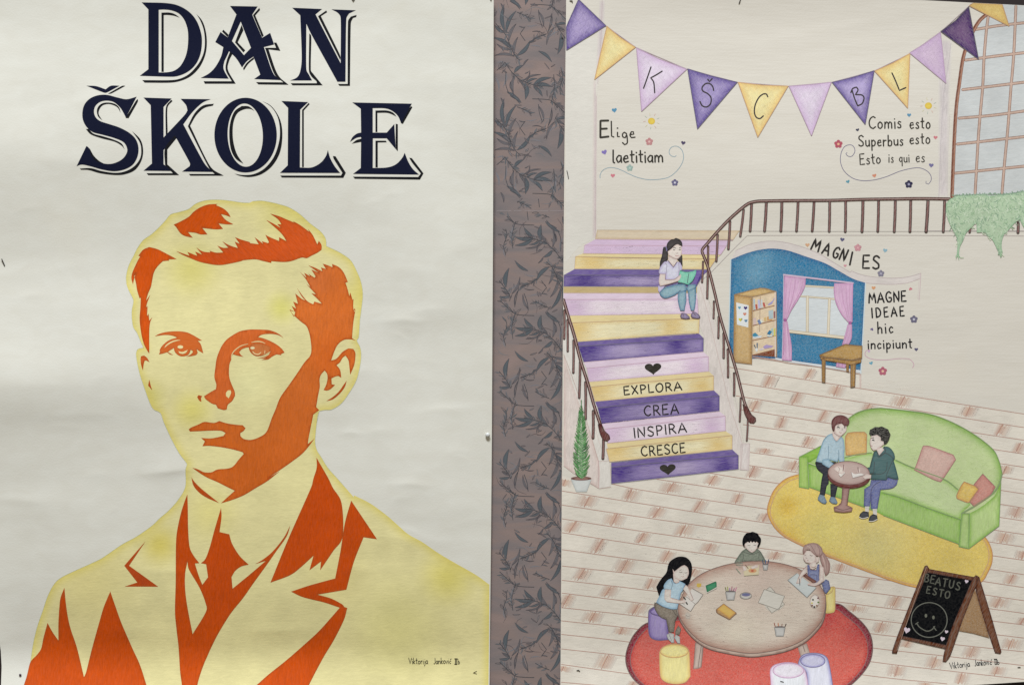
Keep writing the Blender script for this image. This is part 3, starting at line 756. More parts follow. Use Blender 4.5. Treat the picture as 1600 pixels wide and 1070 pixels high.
nose = cat(t3('835,258 790,310 760,370 740,430 730,500 722,580 738,640 735,680 690,705 635,740 650,765 700,800 735,810 750,840 800,855 825,850 835,810 870,780 892,740'),
  t14('243,1050 238,990 200,900 165,800 158,700 168,600 190,545 192,500 215,470 250,483 300,495 360,505 325,480 300,440 340,400 400,378 435,375 445,420 480,465 540,497 620,492 660,480 700,460 735,432 715,475 660,505 540,530 640,525 690,515 610,548 700,543 760,503 820,472 885,482 885,468 933,445 890,390 830,340 740,290 640,250 565,232 600,205 660,190 760,188 850,205 920,245 870,200 810,165 720,135 620,128 500,125 400,132 290,160'))
o_ = Art('L', 3, 'v')
o_.fill(nose, (208, 102, 46), edge=(182,84,36), ew=1.6, g=4, corner=36)
o_.fill(t3('835,690 858,690 862,712 842,757 820,738 818,712'), (228,214,152), kind='f')
o_.fill(t14('480,330 560,318 660,335 740,370 720,440 620,485 540,490 480,455 450,400 455,350'), (198,116,64), edge=(176,88,40), ew=2, g=2)
o_.line(t14('190,535 195,490 215,445 260,398 330,352 425,326'), 1.7, (226,196,140), taper=.6)
o_.line(t14('470,306 540,293 610,298 665,322'), 1.7, (228,204,146), taper=.7)
o_.line(t14('488,430 515,462 570,470 606,442'), 1.7, (228,200,146), taper=.4)
o_.line(t14('600,498 660,480 740,430'), 1.4, (222,196,140), taper=.7)
o_.line(t14('660,418 655,465'), 1.2, (228,206,150), taper=.3)
o_.fill(ell(*t14('487,383')[0], 3.4, 2.0), (230,216,170), kind='f')
o_.build('brow_and_nose', FACE)
e_ = Art('L', 3, 'h')
e_.fill(t13('20,265 90,225 200,195 330,182 460,183 560,200 640,235 720,280 810,335 740,340 790,400 832,550 780,520 720,480 738,540 715,575 640,595 540,605 600,580 650,540 655,510 620,490 600,545 560,585 480,600 420,585 370,545 345,500 340,460 290,490 240,525 330,580 270,565 230,530 130,560 90,565 110,515 98,505 130,440 200,370 280,320 390,288 350,265 260,245 150,245'), (200, 100, 44), edge=(180,88,42), ew=1.3, g=3, corner=36)
e_.fill(t13('178,462 240,410 330,360 455,328 380,326 290,353 210,407'), (226,206,148), kind='f')
e_.fill(ell(*t13('447,443')[0], 4.4, 2.6), (226,212,156), kind='f')
e_.fill(t13('415,512 480,525 572,490 540,540 480,560 430,545'), (226,206,148), kind='f')
e_.build('eye', FACE)
orange(t3('578,745 590,730 620,738 610,755 614,786 595,775'), (200,100,46), 'nostril')
orange(t5('262,560 290,600 340,650 400,700 495,775 400,735 330,690 280,630'), (178,72,26), 'collar_line')
lap = cat(t8('440,48 443,150 445,280 455,400 480,455 520,508 490,510 515,590 540,652 578,602 565,515 530,508 560,480 590,400 620,290 665,138 668,200 655,300 720,315 740,380 790,460 850,518 800,530 760,560 735,600 742,678 850,590 965,492 893,514 943,485 1010,430 1083,340 1128,255 1103,330 1033,430 963,530 883,640 813,740 740,830 690,905 640,990 600,1070'),
  t10('500,830 470,900 430,1020 415,1110 420,1240 300,1240 290,1070 275,950 262,750 245,600 232,450 238,200'), t8('363,400 370,300 395,180 420,100'))
orange(lap, OR3, 'lapel_and_tie', holes=[t8('440,498 425,580 425,680 440,800 475,982 565,830 560,770 520,670 450,550')], kind='v', grad=((320,940),(300,1090),(206,84,30)))  # grad paints the light on the lower sheet as a paler orange
orange(t8('160,362 50,525 245,665 20,664 105,637 18,525 100,430'), (180,72,30), 'lapel_notch')
orange(cat(t6('505,395 600,560'), t9('600,5 658,108 665,330 600,430 515,555 520,497 443,555 470,458 380,540 310,590 182,638 300,350 455,0'), t6('480,570 507,480')), OR3, 'lapel_shadow', kind='v')
orange(cat(t9('722,90 895,348 805,335 740,500 690,685 497,718 590,745 665,785 675,800 697,808'), t11('760,430 735,520 650,690 560,840 440,1070 380,1220 -200,1220 -20,1085 100,980 250,860 400,730 520,620 620,510 700,418'), t9('540,770 400,735 320,698 450,655 615,610 650,430 680,240')), OR3, 'lapel_shadow', kind='v', grad=((500,940),(440,1090),(206,84,30)))  # brightness of the lit bottom edge is put into the orange by grad
orange(t7('345,415 355,520 370,620 390,700 430,820 476,1012 490,980 530,820 580,640 610,540 652,440 690,550 730,660 800,820 850,930 895,1070 925,1190 45,1190 70,1080 95,1000 118,912 160,865 190,820 205,750 232,650 265,710 305,768 305,650 312,540 320,480'), OR3, 'coat_shadow', kind='v', grad=((90,960),(90,1090),(204,84,32)))  # orange lightened downward to stand in for light on the sheet's foot
s_ = Art('L', 8, 'ink')
text(s_, 'Viktorija', 638.5, 1036, 668.5, 1036, 9.5, 0.85, (40, 38, 30), .1)
text(s_, 'Jankovi', 677.5, 1036, 701, 1035.5, 9.5, 0.85, (40, 38, 30), .1)
text(s_, 'c', 702, 1035.6, 705, 1035.6, 8, 0.85, (40, 38, 30)); s_.line([(703.6, 1029.5), (705.2, 1027.5)], .8, (40, 38, 30))
s_.lines([[(710, 1027.8), (715, 1027.8)], [(710, 1036.4), (714.5, 1036.4)]], 1.0, (30, 28, 24)); s_.line([(711.6, 1028), (711.6, 1036.3)], 1.1, (30, 28, 24)); s_.line([(713.4, 1028), (713.2, 1036.3)], 1.0, (30, 28, 24))
text(s_, 'b', 715.4, 1036, 718.3, 1036, 8, 0.85, (40, 38, 30))
s_.build('signature', PL)

# ================================================================== RIGHT POSTER: THE ROOM
def R(level=1, kind='h'): return Art('R', level, kind)
def P(txt):
    return np.array([float(t) for t in txt.replace(',', ' ').split()]).reshape(-1, 2)
PINKL = (200, 176, 172)
INK = (48, 44, 44)
# walls: faint pink edges and shading
a = R(1)
a.fill(P('884 60 936 60 931 120 930 373 905 385 884 410'), (211, 205, 192), den=.6, kind='h')
a.fill(P('926 120 934 130 933 372 925 372'), (206, 190, 182), fade=3, kind='v', smooth=False)
a.fill(P('936 0 946 0 943 70 932 150 930 130'), (205, 192, 186), fade=3, kind='v')
a.fill(P('1466 60 1488 62 1484 180 1482 308 1465 308'), (203, 192, 186), fade=5, kind='v')
a.fill(P('881 555 935 720 936 762 881 727'), (214, 199, 187), edge=(208, 182, 170), ew=7, kind='v')
a.fill(P('881 480 889 500 905 555 935 640 950 700 954 759 936 762 935 720 881 553'), (215, 207, 195), kind='v', den=.8)
a.fill(P('1092 440 1098 440 1126 540 1160 692 1158 733 1154 732 1154 711 1144 700 1134 672 1124 640 1107 580 1100 528 1092 500'), (213, 201, 190), kind='v')
a.fill(P('1157 692 1171 692 1170 734 1156 733'), (212, 200, 191), edge=(202, 184, 176), ew=4, kind='v')
for q, wd, c in [('931.5 150 930.5 372', .8, (186, 160, 160)), ('941 0 939 60 934 130', .8, (190, 168, 166)), ('930 130 928 372', .6, (200, 182, 178)),
    ('1486 67 1481 105 1476 135 1471 200 1467 308', .8, (184, 172, 172)), ('1484 180 1481 240 1480 308', .6, (196, 184, 180)),
    ('881 553 905 620 935 719', .9, (190, 158, 146)), ('935.4 719 935.8 762', 1.0, (186, 152, 148)), ('881 727 900 741 935.4 762', .9, (192, 160, 150)), ('935.8 762.6 955 760', .8, (196, 170, 160)), ('935.4 720 952 719', .8, (196, 170, 160)), ('950 691 953 720 955 755', .7, (188, 160, 150)),
    ('913 600 925 650 940 700 952 719', .6, (206, 182, 172)),
    ('1092 441 1105 485 1123 560 1140 630 1160 692', .8, (200, 174, 164)), ('1096 441 1115 490 1140 580 1162 690', .6, (198, 182, 176)), ('1161 692 1157 733', .8, (190, 168, 162)), ('1171.5 692 1170 734', .7, (192, 172, 168)), ('1161 692 1171.5 692', .6, (195, 175, 170)), ('1157 733 1170 734', .6, (190, 170, 164)),
    ('1153.8 361 1130 390 1109 419', .7, (176, 166, 164)), ('1167 368 1140 395 1110 426', .7, (172, 160, 158)), ('1154 360.5 1300 361 1480 361 1600 361', .7, (172, 164, 158)), ('1167 367.5 1250 367 1400 367 1480 367.5 1600 368', .7, (184, 170, 164)),
    ('1087 447 1093 441 1108 427', .7, (180, 170, 166)), ('1450 360 1600 360', .6, (182, 170, 166))]:
    a.line(P(q), wd, c, den=.85)
a.build('wall_lines', PR)

# floor boards
FL = [('1176 556 1345 582', 0), ('1140 573 1250 591 1350 607 1600 646', 0), ('1156 598 1290 619 1400 635.7 1600 667', 1), ('1150 617.5 1327 646 1600 686.8', 1), ('1159 639.4 1299 661 1600 708.5', 1), ('1161 662.4 1292 681.5 1600 729', 1),
 ('1168 684 1266 699 1600 749.6', 1), ('1172 705.7 1249 716.5 1600 770.5', 1), ('1169.6 726 1247 737.5 1600 792.6', 1), ('1107 737.5 1150 745 1221 755 1600 812.8', 1), ('1026 747.6 1204 774.4 1600 833.9', 1), ('956 755 1000 764.2 1199 794.4 1600 853.5', 1),
 ('878 766 1000 785.4 1205 817 1600 874.2', 1), ('878 787.9 1000 806.4 1231 840 1600 896.5', 1), ('878 809.4 1000 828.5 1157 851 1254 864.5 1600 916.8', 1), ('878 831 1000 849.8 1151 871 1294 892.4 1390 906 1600 937.2', 1),
 ('878 857.5 1000 874.2 1110 888.7 1304 917 1421 932.5 1600 957', 1), ('878 883 1033 901 1306 938.5 1411 952 1600 975', 1), ('878 905.3 1022 922.2 1343 964.6 1406 972 1600 995.5', 1), ('878 925.3 1015 942.8 1360 988.6 1397 993 1488 1005.2 1600 1017', 1),
 ('877 948 1010 963 1364 1011 1480 1024 1600 1038.6', 1), ('877 968.6 995 981.6 1363 1032.7 1480 1046.5 1600 1060', 1), ('877 989.7 982 1001.6 1355 1053.9 1480 1067', 1), ('877 1012.5 978 1024 1330 1071', 1), ('877 1036.6 983 1051.4 1100 1066', 1), ('877 1064.5 928 1069 1000 1076', 1)]
JT = {(870,740,4.28): '505 95 465 175;780 55 740 125;1060 5 1015 75;222 145 183 220;690 220 645 290;970 170 920 250;405 262 365 345;862 335 820 412;130 315 80 390;588 390 545 460;1035 460 1000 525;308 430 252 528;755 508 708 590;478 565 428 655;190 630 138 710;640 695 605 768;925 630 890 690;365 745 318 820;85 803 38 888;552 862 503 938;260 918 220 990;440 1025 420 1069',
 (870,600,5.35): '75 790 50 850', (870,960,8.421): '870 155 785 320;685 515 585 710;95 670 60 740;1020 870 985 925',
 (1000,700,5.352): '630 215 575 315;285 280 232 375;835 370 795 460;515 425 455 525;1065 540 1025 608;165 490 107 583;727 575 675 668;382 635 330 730;40 705 5 765;602 785 555 875;248 850 190 950;1150 860 1110 930;960 150 912 243;1310 100 1265 185;1060 0 1035 40',
 (1150,560,5.352): '632 80 583 168;292 135 245 232;855 222 815 312;522 280 470 380;183 345 135 437;1120 375 1085 430;748 430 698 522;402 485 358 582;618 645 570 733;277 700 232 792;500 850 462 932;157 912 108 995',
 (1350,580,5.352): '340 205 292 295;890 290 848 375;1160 437 1108 533;1310 590 1265 678;1195 785 1160 860',
 (1380,620,4.114): '870 705 840 775;790 867 760 935;905 985 890 1040', (1290,860,5.095): '130 95 100 170;350 215 300 305;580 355 530 452;240 430 215 480;455 560 415 650;665 710 630 765;885 835 845 930;580 905 550 1000;800 1045 790 1069',
 (1380,860,5.095): '1040 185 1000 262;935 370 890 450;125 358 75 452;1121 530 1090 583;1030 695 995 780;725 760 680 850;915 915 885 990;135 905 90 1008;630 965 600 1055;350 1045 342 1069',
 (1130,820,7.642): '655 310 595 410;1450 430 1375 550', (1120,370,4.4583): '375 955 335 1035;663 905 620 985;860 1030 840 1069'}
a = R(0)
a.fill(P('1140 573 1176 556 1345 582 1347 606 1604 647 1604 1088 874 1088 877 742 936 763 956 757 1157 735 1171 735 1172 662 1150 620'), (218, 208, 190), kind='h', smooth=False)
hatch(a, [P('1140 573 1345 582 1600 650 1600 1066 880 1066 880 770 960 764 1170 740 1172 662')], 2200, 8, (14, 46), [(224, 214, 200), (208, 190, 172)], .2, .8, .03, 3, .03)
joints = []
for k_, v in JT.items():
    tt = T(*k_)
    for q in v.split(';'):
        j = tt(q)
        if all(np.hypot(*(j.mean(0) - m.mean(0))) > 7 for m in joints): joints.append(j)
a.level += 1
for j in joints:
    wd = RND.uniform(13, 19)
    v = np.array([1.0, 0.13]); p0, p1 = j
    for sgn in (-1, 1):
        ww = wd * (RND.uniform(.5, 1.1) if sgn < 0 else RND.uniform(.7, 1.2))
        q = np.array([p0, p0 + v * ww * sgn, p1 + v * ww * sgn, p1])
        n_ = 15
        for i in range(n_):
            u = (i + RND.random()) / n_
            b = p0 + v * ww * sgn * u; c_ = p1 + v * ww * sgn * u
            t0 = RND.uniform(0, .25); t1_ = RND.uniform(.7, 1)
            a.line([b + (c_ - b) * t0, b + (c_ - b) * t1_], 1.3, (188, 138, 112) if RND.random() < .6 else (200, 152, 118), den=(1 - u) ** .9 * .72 + .04, kind='f')
a.level += 1
for j in joints: a.line(j, 1.0, (168, 108, 88), den=.85)
for q, _ in FL: a.line(P(q), 1.1, (178, 130, 112), den=.85)
a.build('floor_boards', PR)

# stairs
VIO, VIOD, PNK, PNKD, YLW, YLWD = (148, 130, 172), (84, 66, 130), (226, 210, 212), (208, 178, 200), (226, 213, 168), (219, 188, 116)
steps = [('pink', '930 373.5 1137 375.5 1135 384 913.4 382.6', '913.4 382.6 1135 384 1126 397.5 911.6 395.4', 0),
 ('yellow', '910.5 395.7 1126 397.6 1119 404 899 400.2', '899 400.2 960 402.5 1119 404 1108 420 897.7 419.4', 0),
 ('violet', '897.7 420 1108 421 1098 430 881 429.3', '881 429.3 1098 430 1088 447.5 880.6 447', 0),
 ('wood', '880.6 447 1089 448 1089 457.3 880.4 457.5', '', 0),
 ('pink', '880.4 457.5 1089 457.5 1090 467 880.6 467.3', '880.6 467.3 1090 467 1091 489.5 1062 489.7 887 492.3', 0),
 ('yellow', '887 492.3 1062 489.7 1091 489.5 1093 497.5 1069 497.7 894 503.7', '894 503.7 1069 497.7 1093 497.5 1092 520.4 1069 521 903 533.5', 0),
 ('violet', '903 533.5 1069 521 1092 520.5 1099.3 527.7 1069 530 903.6 540.6', '903.6 540.6 1069 530 1099.3 527.7 1099 549 912 565.2', 0),
 ('pink', '912 565.2 1099 549 1107.2 556.4 916.7 574.8', '916.7 574.8 1107.2 556.4 1107.4 579.5 920.5 595.7', 0),
 ('yellow', '920.5 595.7 1107.4 579.5 1115.2 586.5 923.3 603.7', '923.3 603.7 1115.2 586.5 1115.2 609 929.8 626.5', 0),
 ('violet', '929.8 626.5 1115.2 609 1124 617.4 933.6 636.3', '933.6 636.3 1124 617.4 1124 641.5 940 661', 0),
 ('pink', '940 661 1124 642 1133.4 649.2 944.8 669.5', '944.8 669.5 1133.4 649.2 1133.6 672.5 950.4 691.6', 0),
 ('yellow', '948 692 1133.6 672.7 1144.2 679.4 950 700.4', '947 700.4 1144.2 679.4 1144 701 952.4 720.6', 0),
 ('violet', '955 722 1143.9 701.5 1153.8 710.3 955 729', '955 729 1153.8 710.3 1153.8 732.1 955 754.8', 0)]
ST = bpy.data.objects.new('staircase_drawing', None); C.objects.link(ST); ST.parent = PR; ST.location = Vector(place('R', np.array([1015.]), np.array([755.]), 0)[0]) - PR.location
ST.empty_display_size = .02
PALS = {'pink': (PNK, PNKD, (186, 140, 160)), 'yellow': (YLW, YLWD, (178, 130, 84)), 'violet': (VIO, VIOD, (52, 38, 92)), 'wood': ((206, 184, 134), (178, 150, 92), (150, 120, 80))}
for nm, tr, ri, _ in steps:
    c, ce, cl = PALS[nm]
    a = R(11)
    tp = P(tr)
    lx, rx = tp[0][0], tp[1][0]
    if nm == 'pink' and tp[0][1] < 400: c = (206, 180, 200)
    a.fill(tp, tuple(np.array(c) * .5 + np.array(ce) * .5), kind='h', smooth=False)
    if ri:
        rp = P(ri)
        a.fill(rp, c, edge=ce, ew=6 if nm != 'pink' else 5, g=3, kind='h', smooth=False, spots=[(rx - 12, rp[:, 1].mean() - 4, 30, ce), (lx + 14, rp[:, 1].mean(), 44, ce), ((lx + rx) / 2 + RND.uniform(-30, 30), rp[:, 1].mean(), 40, tuple(np.array(c) * .7 + np.array(PALS['pink'][0]) * .3) if nm == 'violet' else c)])
        hatch(a, [rp], 420, -4, (8, 26), [ce, c], .22, .7, .03, 4, .06)
        n_ = len(rp)
        a.line(rp[:n_ // 2 + (1 if n_ > 4 else 0)] if n_ == 4 else rp[:3], 1.2 if nm == 'violet' else .9, cl, den=.8, smooth=False)
        a.line([rp[-1], rp[0]], .8, cl, den=.5); 
        rt = rp[n_ // 2 - 1] if n_ == 4 else rp[2]; rb = rp[2] if n_ == 4 else rp[3]
        a.line([rt, rb], .8, cl, den=.7)
        a.line([rp[-1], rb], .8, cl, den=.55)
    a.line(tp[:2] if len(tp) == 4 else tp[:3], .8, cl, den=.6)
    a.build('step', ST)
a = R(11)
a.fill(P('933 358.7 1158 359.8 1154 362 1146 374 930 373'), (209, 190, 160), edge=(196, 170, 132), ew=3, kind='h', smooth=False)
a.line(P('933 358.7 1156 359.8'), .7, (178, 160, 134), den=.7); a.line(P('930 373.3 1145 375'), .9, (176, 130, 150), den=.8)
a.build('landing_board', ST)
def heart(art, x, y, w_, h_, c, rot=0, hollow=None, **k):
    t = np.linspace(0, 2 * math.pi, 22, endpoint=False)
    px = 16 * np.sin(t) ** 3 / 32 * w_; py = -(13 * np.cos(t) - 5 * np.cos(2 * t) - 2 * np.cos(3 * t) - np.cos(4 * t)) / 29 * h_ - .08 * h_
    r = math.radians(rot)
    q = np.stack([x + px * math.cos(r) - py * math.sin(r), y + px * math.sin(r) + py * math.cos(r)], -1)
    art.fill(q, c, kind='f', same=True, corner=50, **k)
    if hollow: art.fill(np.array([x, y]) + (q - np.array([x, y])) * .45, hollow, kind='f', corner=50)
DK = (58, 54, 46)
for q in [(1020.5, 576, 26, 18, DK, -3), (1043.5, 733, 25, 17, DK, -4)]:
    a = R(20, 'ink'); heart(a, *q); a.build('step_heart', ST)
for s, x0, y0, x1, y1, h in [('EXPLORA', 975, 616.5, 1065.5, 608.5, 13), ('CREA', 1007, 649, 1060.5, 645, 15.5), ('INSPIRA', 991, 683, 1073, 674.5, 15), ('CRESCE', 1002.5, 712, 1071, 706, 15)]:
    a = R(20, 'ink'); text(a, s, x0, y0, x1, y1, h, 2.1, (46, 42, 40), .22); a.build('step_word', ST)

# handrails with balusters
BR, BRD = (112, 72, 66), (74, 42, 42)
def rail(name, path, w_, bal, knob):
    a = R(22)
    a.line(path, w_, BRD, kind='d', same=False); a.line(path, w_ * .62, BR, kind='d', same=False)
    a.line(path, w_ * .2, (140, 98, 90), den=.6, same=False)
    if knob is not None: a.fill(knob, BR, edge=BRD, ew=2, kind='d')
    o = a.build(name, PR)
    for (x0, y0, x1, y1, bw) in bal:
        b = R(18)
        m_ = ((x0 + x1) / 2 + .3, (y0 + y1) / 2)
        bw *= 1.12; b.line([(x0, y0), m_, (x1, y1)], bw, BRD, kind='d', same=False, den=.95)
        b.line([(x0, y0 + 2), m_, (x1, y1 - 1.5)], bw * .5, (128, 88, 82), kind='d', same=False, den=.95)
        b.build('baluster', o)
bal = [(1162,327,1156.6,369,3.6),(1174.4,318,1172,361,4),(1197.4,316,1194.6,361,4.3),(1221.7,315,1220,361,4.3),(1247,315,1244.5,361,4),(1272,315,1269,361,4),(1296.4,313,1295.6,361.5,4),(1321.3,313,1320.7,362,4),
 (1348.4,313,1346.8,362,4.4),(1372.8,313,1371.5,361.5,4),(1399,313,1397.2,362,4.2),(1423,313,1421.7,362,4.2),(1450,313,1447,362,4.8),(1476,313,1473.8,362,4.2),(1516.5,350,1515,363,3.4),(1591,347,1590.5,363.5,4.2),
 (1140.7,345,1138,389,3.8),(1121.3,366,1119.2,408,3.6),(1106.5,384,1105,466,3.4),(1098.5,408,1097,441,3),(1115.4,470,1114.8,497,3),(1122.8,494,1122.3,528,3.2),(1130.6,520,1130.6,559,3.6),(1137,545,1137.5,589,3.4),(1147,582,1147,617.5,3.4),(1157.3,621,1155.8,658,3),(1168.5,655,1166.8,688,2.8)]
rail('handrail', P('1484 310.4 1440 309.8 1400 310.3 1350 311 1300 312.5 1250 312.8 1200 313.4 1180 314.4 1166 319.5 1140 341.5 1120 362.5 1105 380 1098.5 387.5 1097 392.5 1101 403 1108 422.7 1117 458 1126 497 1141 546.7 1152 584 1163 627 1171 645 1177 653'), 4.6, bal,
     P('1168 636 1173 645 1181 652 1181.5 657 1178 661 1172 660.5 1168 655 1163 645 1160 630'))
rail('handrail', P('880.5 467.5 888.5 495 897 523 907.4 563 918.6 598.5 928 632 937.3 660 944.8 679'), 5,
     [(881.9,484,881.5,529,3.6),(886.6,499,887,548.5,3.4),(896.2,531,895.8,582,3.6),(906.4,565,905,621,3.8),(914.9,596,914.9,654,4),(927,641,926.6,684,4.2),(942.9,686,942,716,4.2)],
     P('938 660 944 671 952 679 953.5 685 949 689 942 687 937 676 934 662'))

# bunting
def flag(pts, c, ce, ln, strokes=()):
    a = R(22)
    p = np.asarray(pts, float); ctr = p.mean(0)
    a.fill(p, c, edge=ce, ew=15, kind='e', smooth=False, g=3)
    hatch(a, [p], 520, -60, (5, 14), [c, ce], .22, .7, .1, 18, .07)
    a.level += 1
    for i in range(len(p)):
        j = (i + 1) % len(p); a.line([p[i], p[j]], 1.3, ln, den=.85)
    o = a.build('pennant', PR)
    if strokes:
        b = R(28, 'ink')
        for q in strokes: b.line(q, 2.1, (66, 60, 60))
        b.build('pennant_letter', o)
FV, FVE, FVL = (172, 154, 192), (84, 66, 132), (64, 50, 104)
FY, FYE, FYL = (226, 210, 146), (219, 178, 98), (196, 146, 84)
FP, FPE, FPL = (216, 200, 211), (200, 168, 198), (174, 140, 168)
u1, u2, u3, u4 = T(870,0,4.28), T(1060,60,4.28), T(1250,60,4.28), T(1400,0,5.35)
flag(P('904 -1 946.6 40 885.4 78 884.8 42'), FV, FVE, FVL)
flag(u1('335,175 420,248 525,315 253,530'), FY, FYE, FYL)
flag(u1('533,320 680,392 868,462 567,742'), FP, FPE, FPL, [u1('630,447 605,520 580,590'), u1('705,475 665,500 628,520 648,550 655,620')])
flag(u2('62,203 220,250 393,292 128,603'), (160, 144, 184), FVE, FVL, [u2('236,348 228,318 205,300 178,304 158,330 165,352 195,368 218,395 215,435 190,457 160,450 144,420'), u2('196,272 208,288 226,268')])
flag(u2('400,293 560,312 733,318 531,658'), FY, FYE, FYL, [u2('598,390 590,372 570,370 540,392 515,440 508,490 520,525 545,535 568,517')])
flag(u2('740,318 890,308 1022,292 890,648'), FP, FPE, FPL)
flag(u3('216,293 360,258 496,215 436,573'), (176, 160, 196), FVE, FVL, [u3('348,345 365,400 385,448'), u3('340,362 352,335 378,325 388,345 370,375 415,378 428,400 415,435 385,450')])
flag(u3('500,217 620,165 735,100 720,463'), FY, FYE, FYL, [u3('615,230 640,285 665,347 708,328')])
flag(u4('115,440 240,365 372,268 418,693'), (203, 178, 196), (188, 158, 188), FPL)
flag(u4('375,262 500,170 608,55 690,495'), (120, 92, 124), (66, 48, 92), (48, 34, 62))
flag(P('1514.5 8.8 1521 4.2 1566 6.6 1576.8 40.8'), (216, 190, 110), (204, 162, 84), (180, 132, 74))
a = R(21)
a.line(cat(u1('330,172 530,316 870,460'), u2('395,292 735,318 1025,292'), u3('497,215 736,100'), u4('373,264 610,50')), .9, (170, 150, 160), den=.8, smooth=False)
a.build('bunting_string', PR)

# arched window on the right
WF, WFD = (176, 142, 122), (132, 92, 76)
a = R(11)
a.fill(P('1522 46 1527 37 1540 24 1556 12 1570 5.6 1605 8.6 1605 308 1489 308 1493 200 1498 140 1508 80'), (194, 195, 190), kind='h')
wnd = a.build('window_drawing', PR)
def bar(pts, w_):
    b = R(13); b.line(pts, w_, WFD, kind='d', same=False, den=.9); b.line(pts, w_ * .6, (192, 162, 142), kind='d', same=False); b.build('glazing_bar', wnd)
for q in ['1544 26 1541 50 1537.4 93.5 1535.5 134.6 1530.8 187 1528 225 1523.4 306', '1587.4 9 1584 84 1579.4 140 1574.8 200 1570 250 1565.4 304', '1524 46 1560 40 1600 35.5', '1508.4 93.8 1560 87 1602 82', '1503.7 140 1550 134.5 1602 128', '1498 184.5 1550 180 1602 173', '1495.3 225 1550 219 1602 213', '1492.5 270.3 1550 264.5 1602 259.2']:
    bar(P(q), 4.6)
b = R(17); fr = P('1542 22 1530 33 1519 52 1506 86 1499 130 1494 170 1490.5 230 1487.5 307')
b.line(fr, 5.6, (128, 84, 66), kind='d', same=False); b.line(fr + [1.2, 0], 2.2, (168, 122, 98), same=False, kind='d'); b.build('window_frame', wnd)

# ivy
iv = T(1460, 290, 8.2286)
IV = iv('150,230 190,180 230,155 290,130 370,120 430,125 500,115 560,115 640,105 700,125 780,122 860,112 940,95 1050,90 1130,70 1175,72 1175,570 1130,500 1100,430 1030,480 960,560 900,620 870,700 865,790 878,850 856,930 830,870 800,800 750,700 700,650 640,590 590,600 545,600 540,480 510,500 450,560 400,620 370,700 330,780 318,860 318,960 295,900 275,955 295,800 290,680 250,590 210,520 170,420 150,330')
a = R(26, 's')
a.fill(IV, (172, 192, 156), edge=(146, 178, 140), ew=5, g=3, corner=25)
a.level += 1
pts = []
while len(pts) < 620:
    x, y = RND.uniform(1476, 1602), RND.uniform(298, 408)
    pts.append((x, y))
pp = np.array(pts); ok = inside(pp[:, 0], pp[:, 1], [IV])
for x, y in pp[ok]:
    an = RND.uniform(0.2, 2.6); r = RND.uniform(2, 4.2); k_ = RND.choice([-1, 1]) * RND.uniform(.4, .9)
    a.line([(x, y), (x + r * math.cos(an), y + r * math.sin(an)), (x + 2 * r * math.cos(an + k_ * .6), y + 2 * r * math.sin(an + k_ * .6))], RND.uniform(.7, 1.2), RND.choice([(116, 156, 118), (130, 168, 124), (196, 212, 180), (104, 146, 112), (134, 172, 122), (188, 206, 172)]), den=.85, smooth=False)
for i in range(0, 88):
    x = 1488 + i * 1.3; y = np.interp(x, [1488, 1540, 1570, 1602], [305, 303, 303.5, 298])
    a.line([(x, y), (x + RND.uniform(-2, 2), y + RND.uniform(-2.5, 1.5))], 1.4, RND.choice([(92, 136, 104), (110, 152, 116)]), den=.8)
a.build('ivy_drawing', PR)

# small motifs
def flower(x, y, r, c, cc):
    a = R(3, 'f')
    for i in range(5):
        t = i * 2 * math.pi / 5 - math.pi / 2
        a.fill(ell(x + r * .58 * math.cos(t), y + r * .58 * math.sin(t), r * .42, r * .42, 10), c, same=True, kind='f', edge=tuple(np.array(c) * .86), ew=1)
        a.level += 0
    a.fill(ell(x, y, r * .3, r * .3, 10), cc, kind='f'); a.build('flower_motif', PR)
for x, y, r, c, cc in [(1014.5,221,6.2,(216,150,146),(220,176,166)), (984,262,5.4,(160,184,170),(176,196,182)), (1054.5,285,5.6,(112,106,136),(200,196,204)), (1310,224.8,6.8,(204,92,108),(226,170,130)), (1420,287.5,6.4,(70,66,92),(160,156,176)),
    (1340.4,386.5,6,(212,150,154),(216,160,160)), (1376.4,426.8,5.6,(140,134,148),(170,166,178)), (1428,498.3,6.2,(124,118,140),(190,186,196)), (1379.3,579.2,7,(206,110,128),(224,180,150))]:
    flower(x, y, r, c, cc)
for x, y, s, c, ro in [(960,172.5,8,(70,136,168),-8),(1067.5,223.5,7,(66,54,92),10),(944.5,238,8.5,(122,104,170),-20),(957.5,274.5,7,(206,112,124),0),(1420.5,180,6.5,(74,134,164),0),(1340,203,5.5,(58,60,80),-15),(1461.7,215,6.5,(200,108,116),5),
    (1455,258.5,7.5,(106,100,144),5),(1366.4,274.5,6.5,(208,128,92),-15),(1325,283.8,6,(84,148,164),-20),(1261.7,382.8,7,(206,156,112),0),(1316,374.3,7,(78,76,112),10),(1383,391.3,7,(130,168,180),10),(1320.5,415,5,(206,140,146),0),(1365,449.7,6.5,(212,146,92),0),
    (1422.6,450.4,5.5,(200,110,120),160),(1362.5,513.4,5,(96,84,130),200),(1431.6,545.7,6,(72,68,106),0),(1361.3,567,6,(96,158,176),-20),(1357.8,548.5,4,(196,160,196),0)]:
    a = R(3, 'f'); heart(a, x, y, s, s * .92, c, ro, den=.95); a.build('heart_motif', PR)
for x, y in [(1018, 189), (1450.7, 165)]:
    a = R(3, 'f'); a.fill(ell(x, y, 5.6, 5.2, 16), (220, 190, 60), edge=(206, 170, 40), ew=2, kind='f')
    for i in range(9):
        t = i * 2 * math.pi / 9 + .3
        a.line([(x + 9 * math.cos(t), y + 9 * math.sin(t)), (x + 13 * math.cos(t), y + 13 * math.sin(t))], .9, [(196, 186, 130), (200, 150, 130), (150, 170, 150)][i % 3], den=.7)
    a.build('sun_motif', PR)
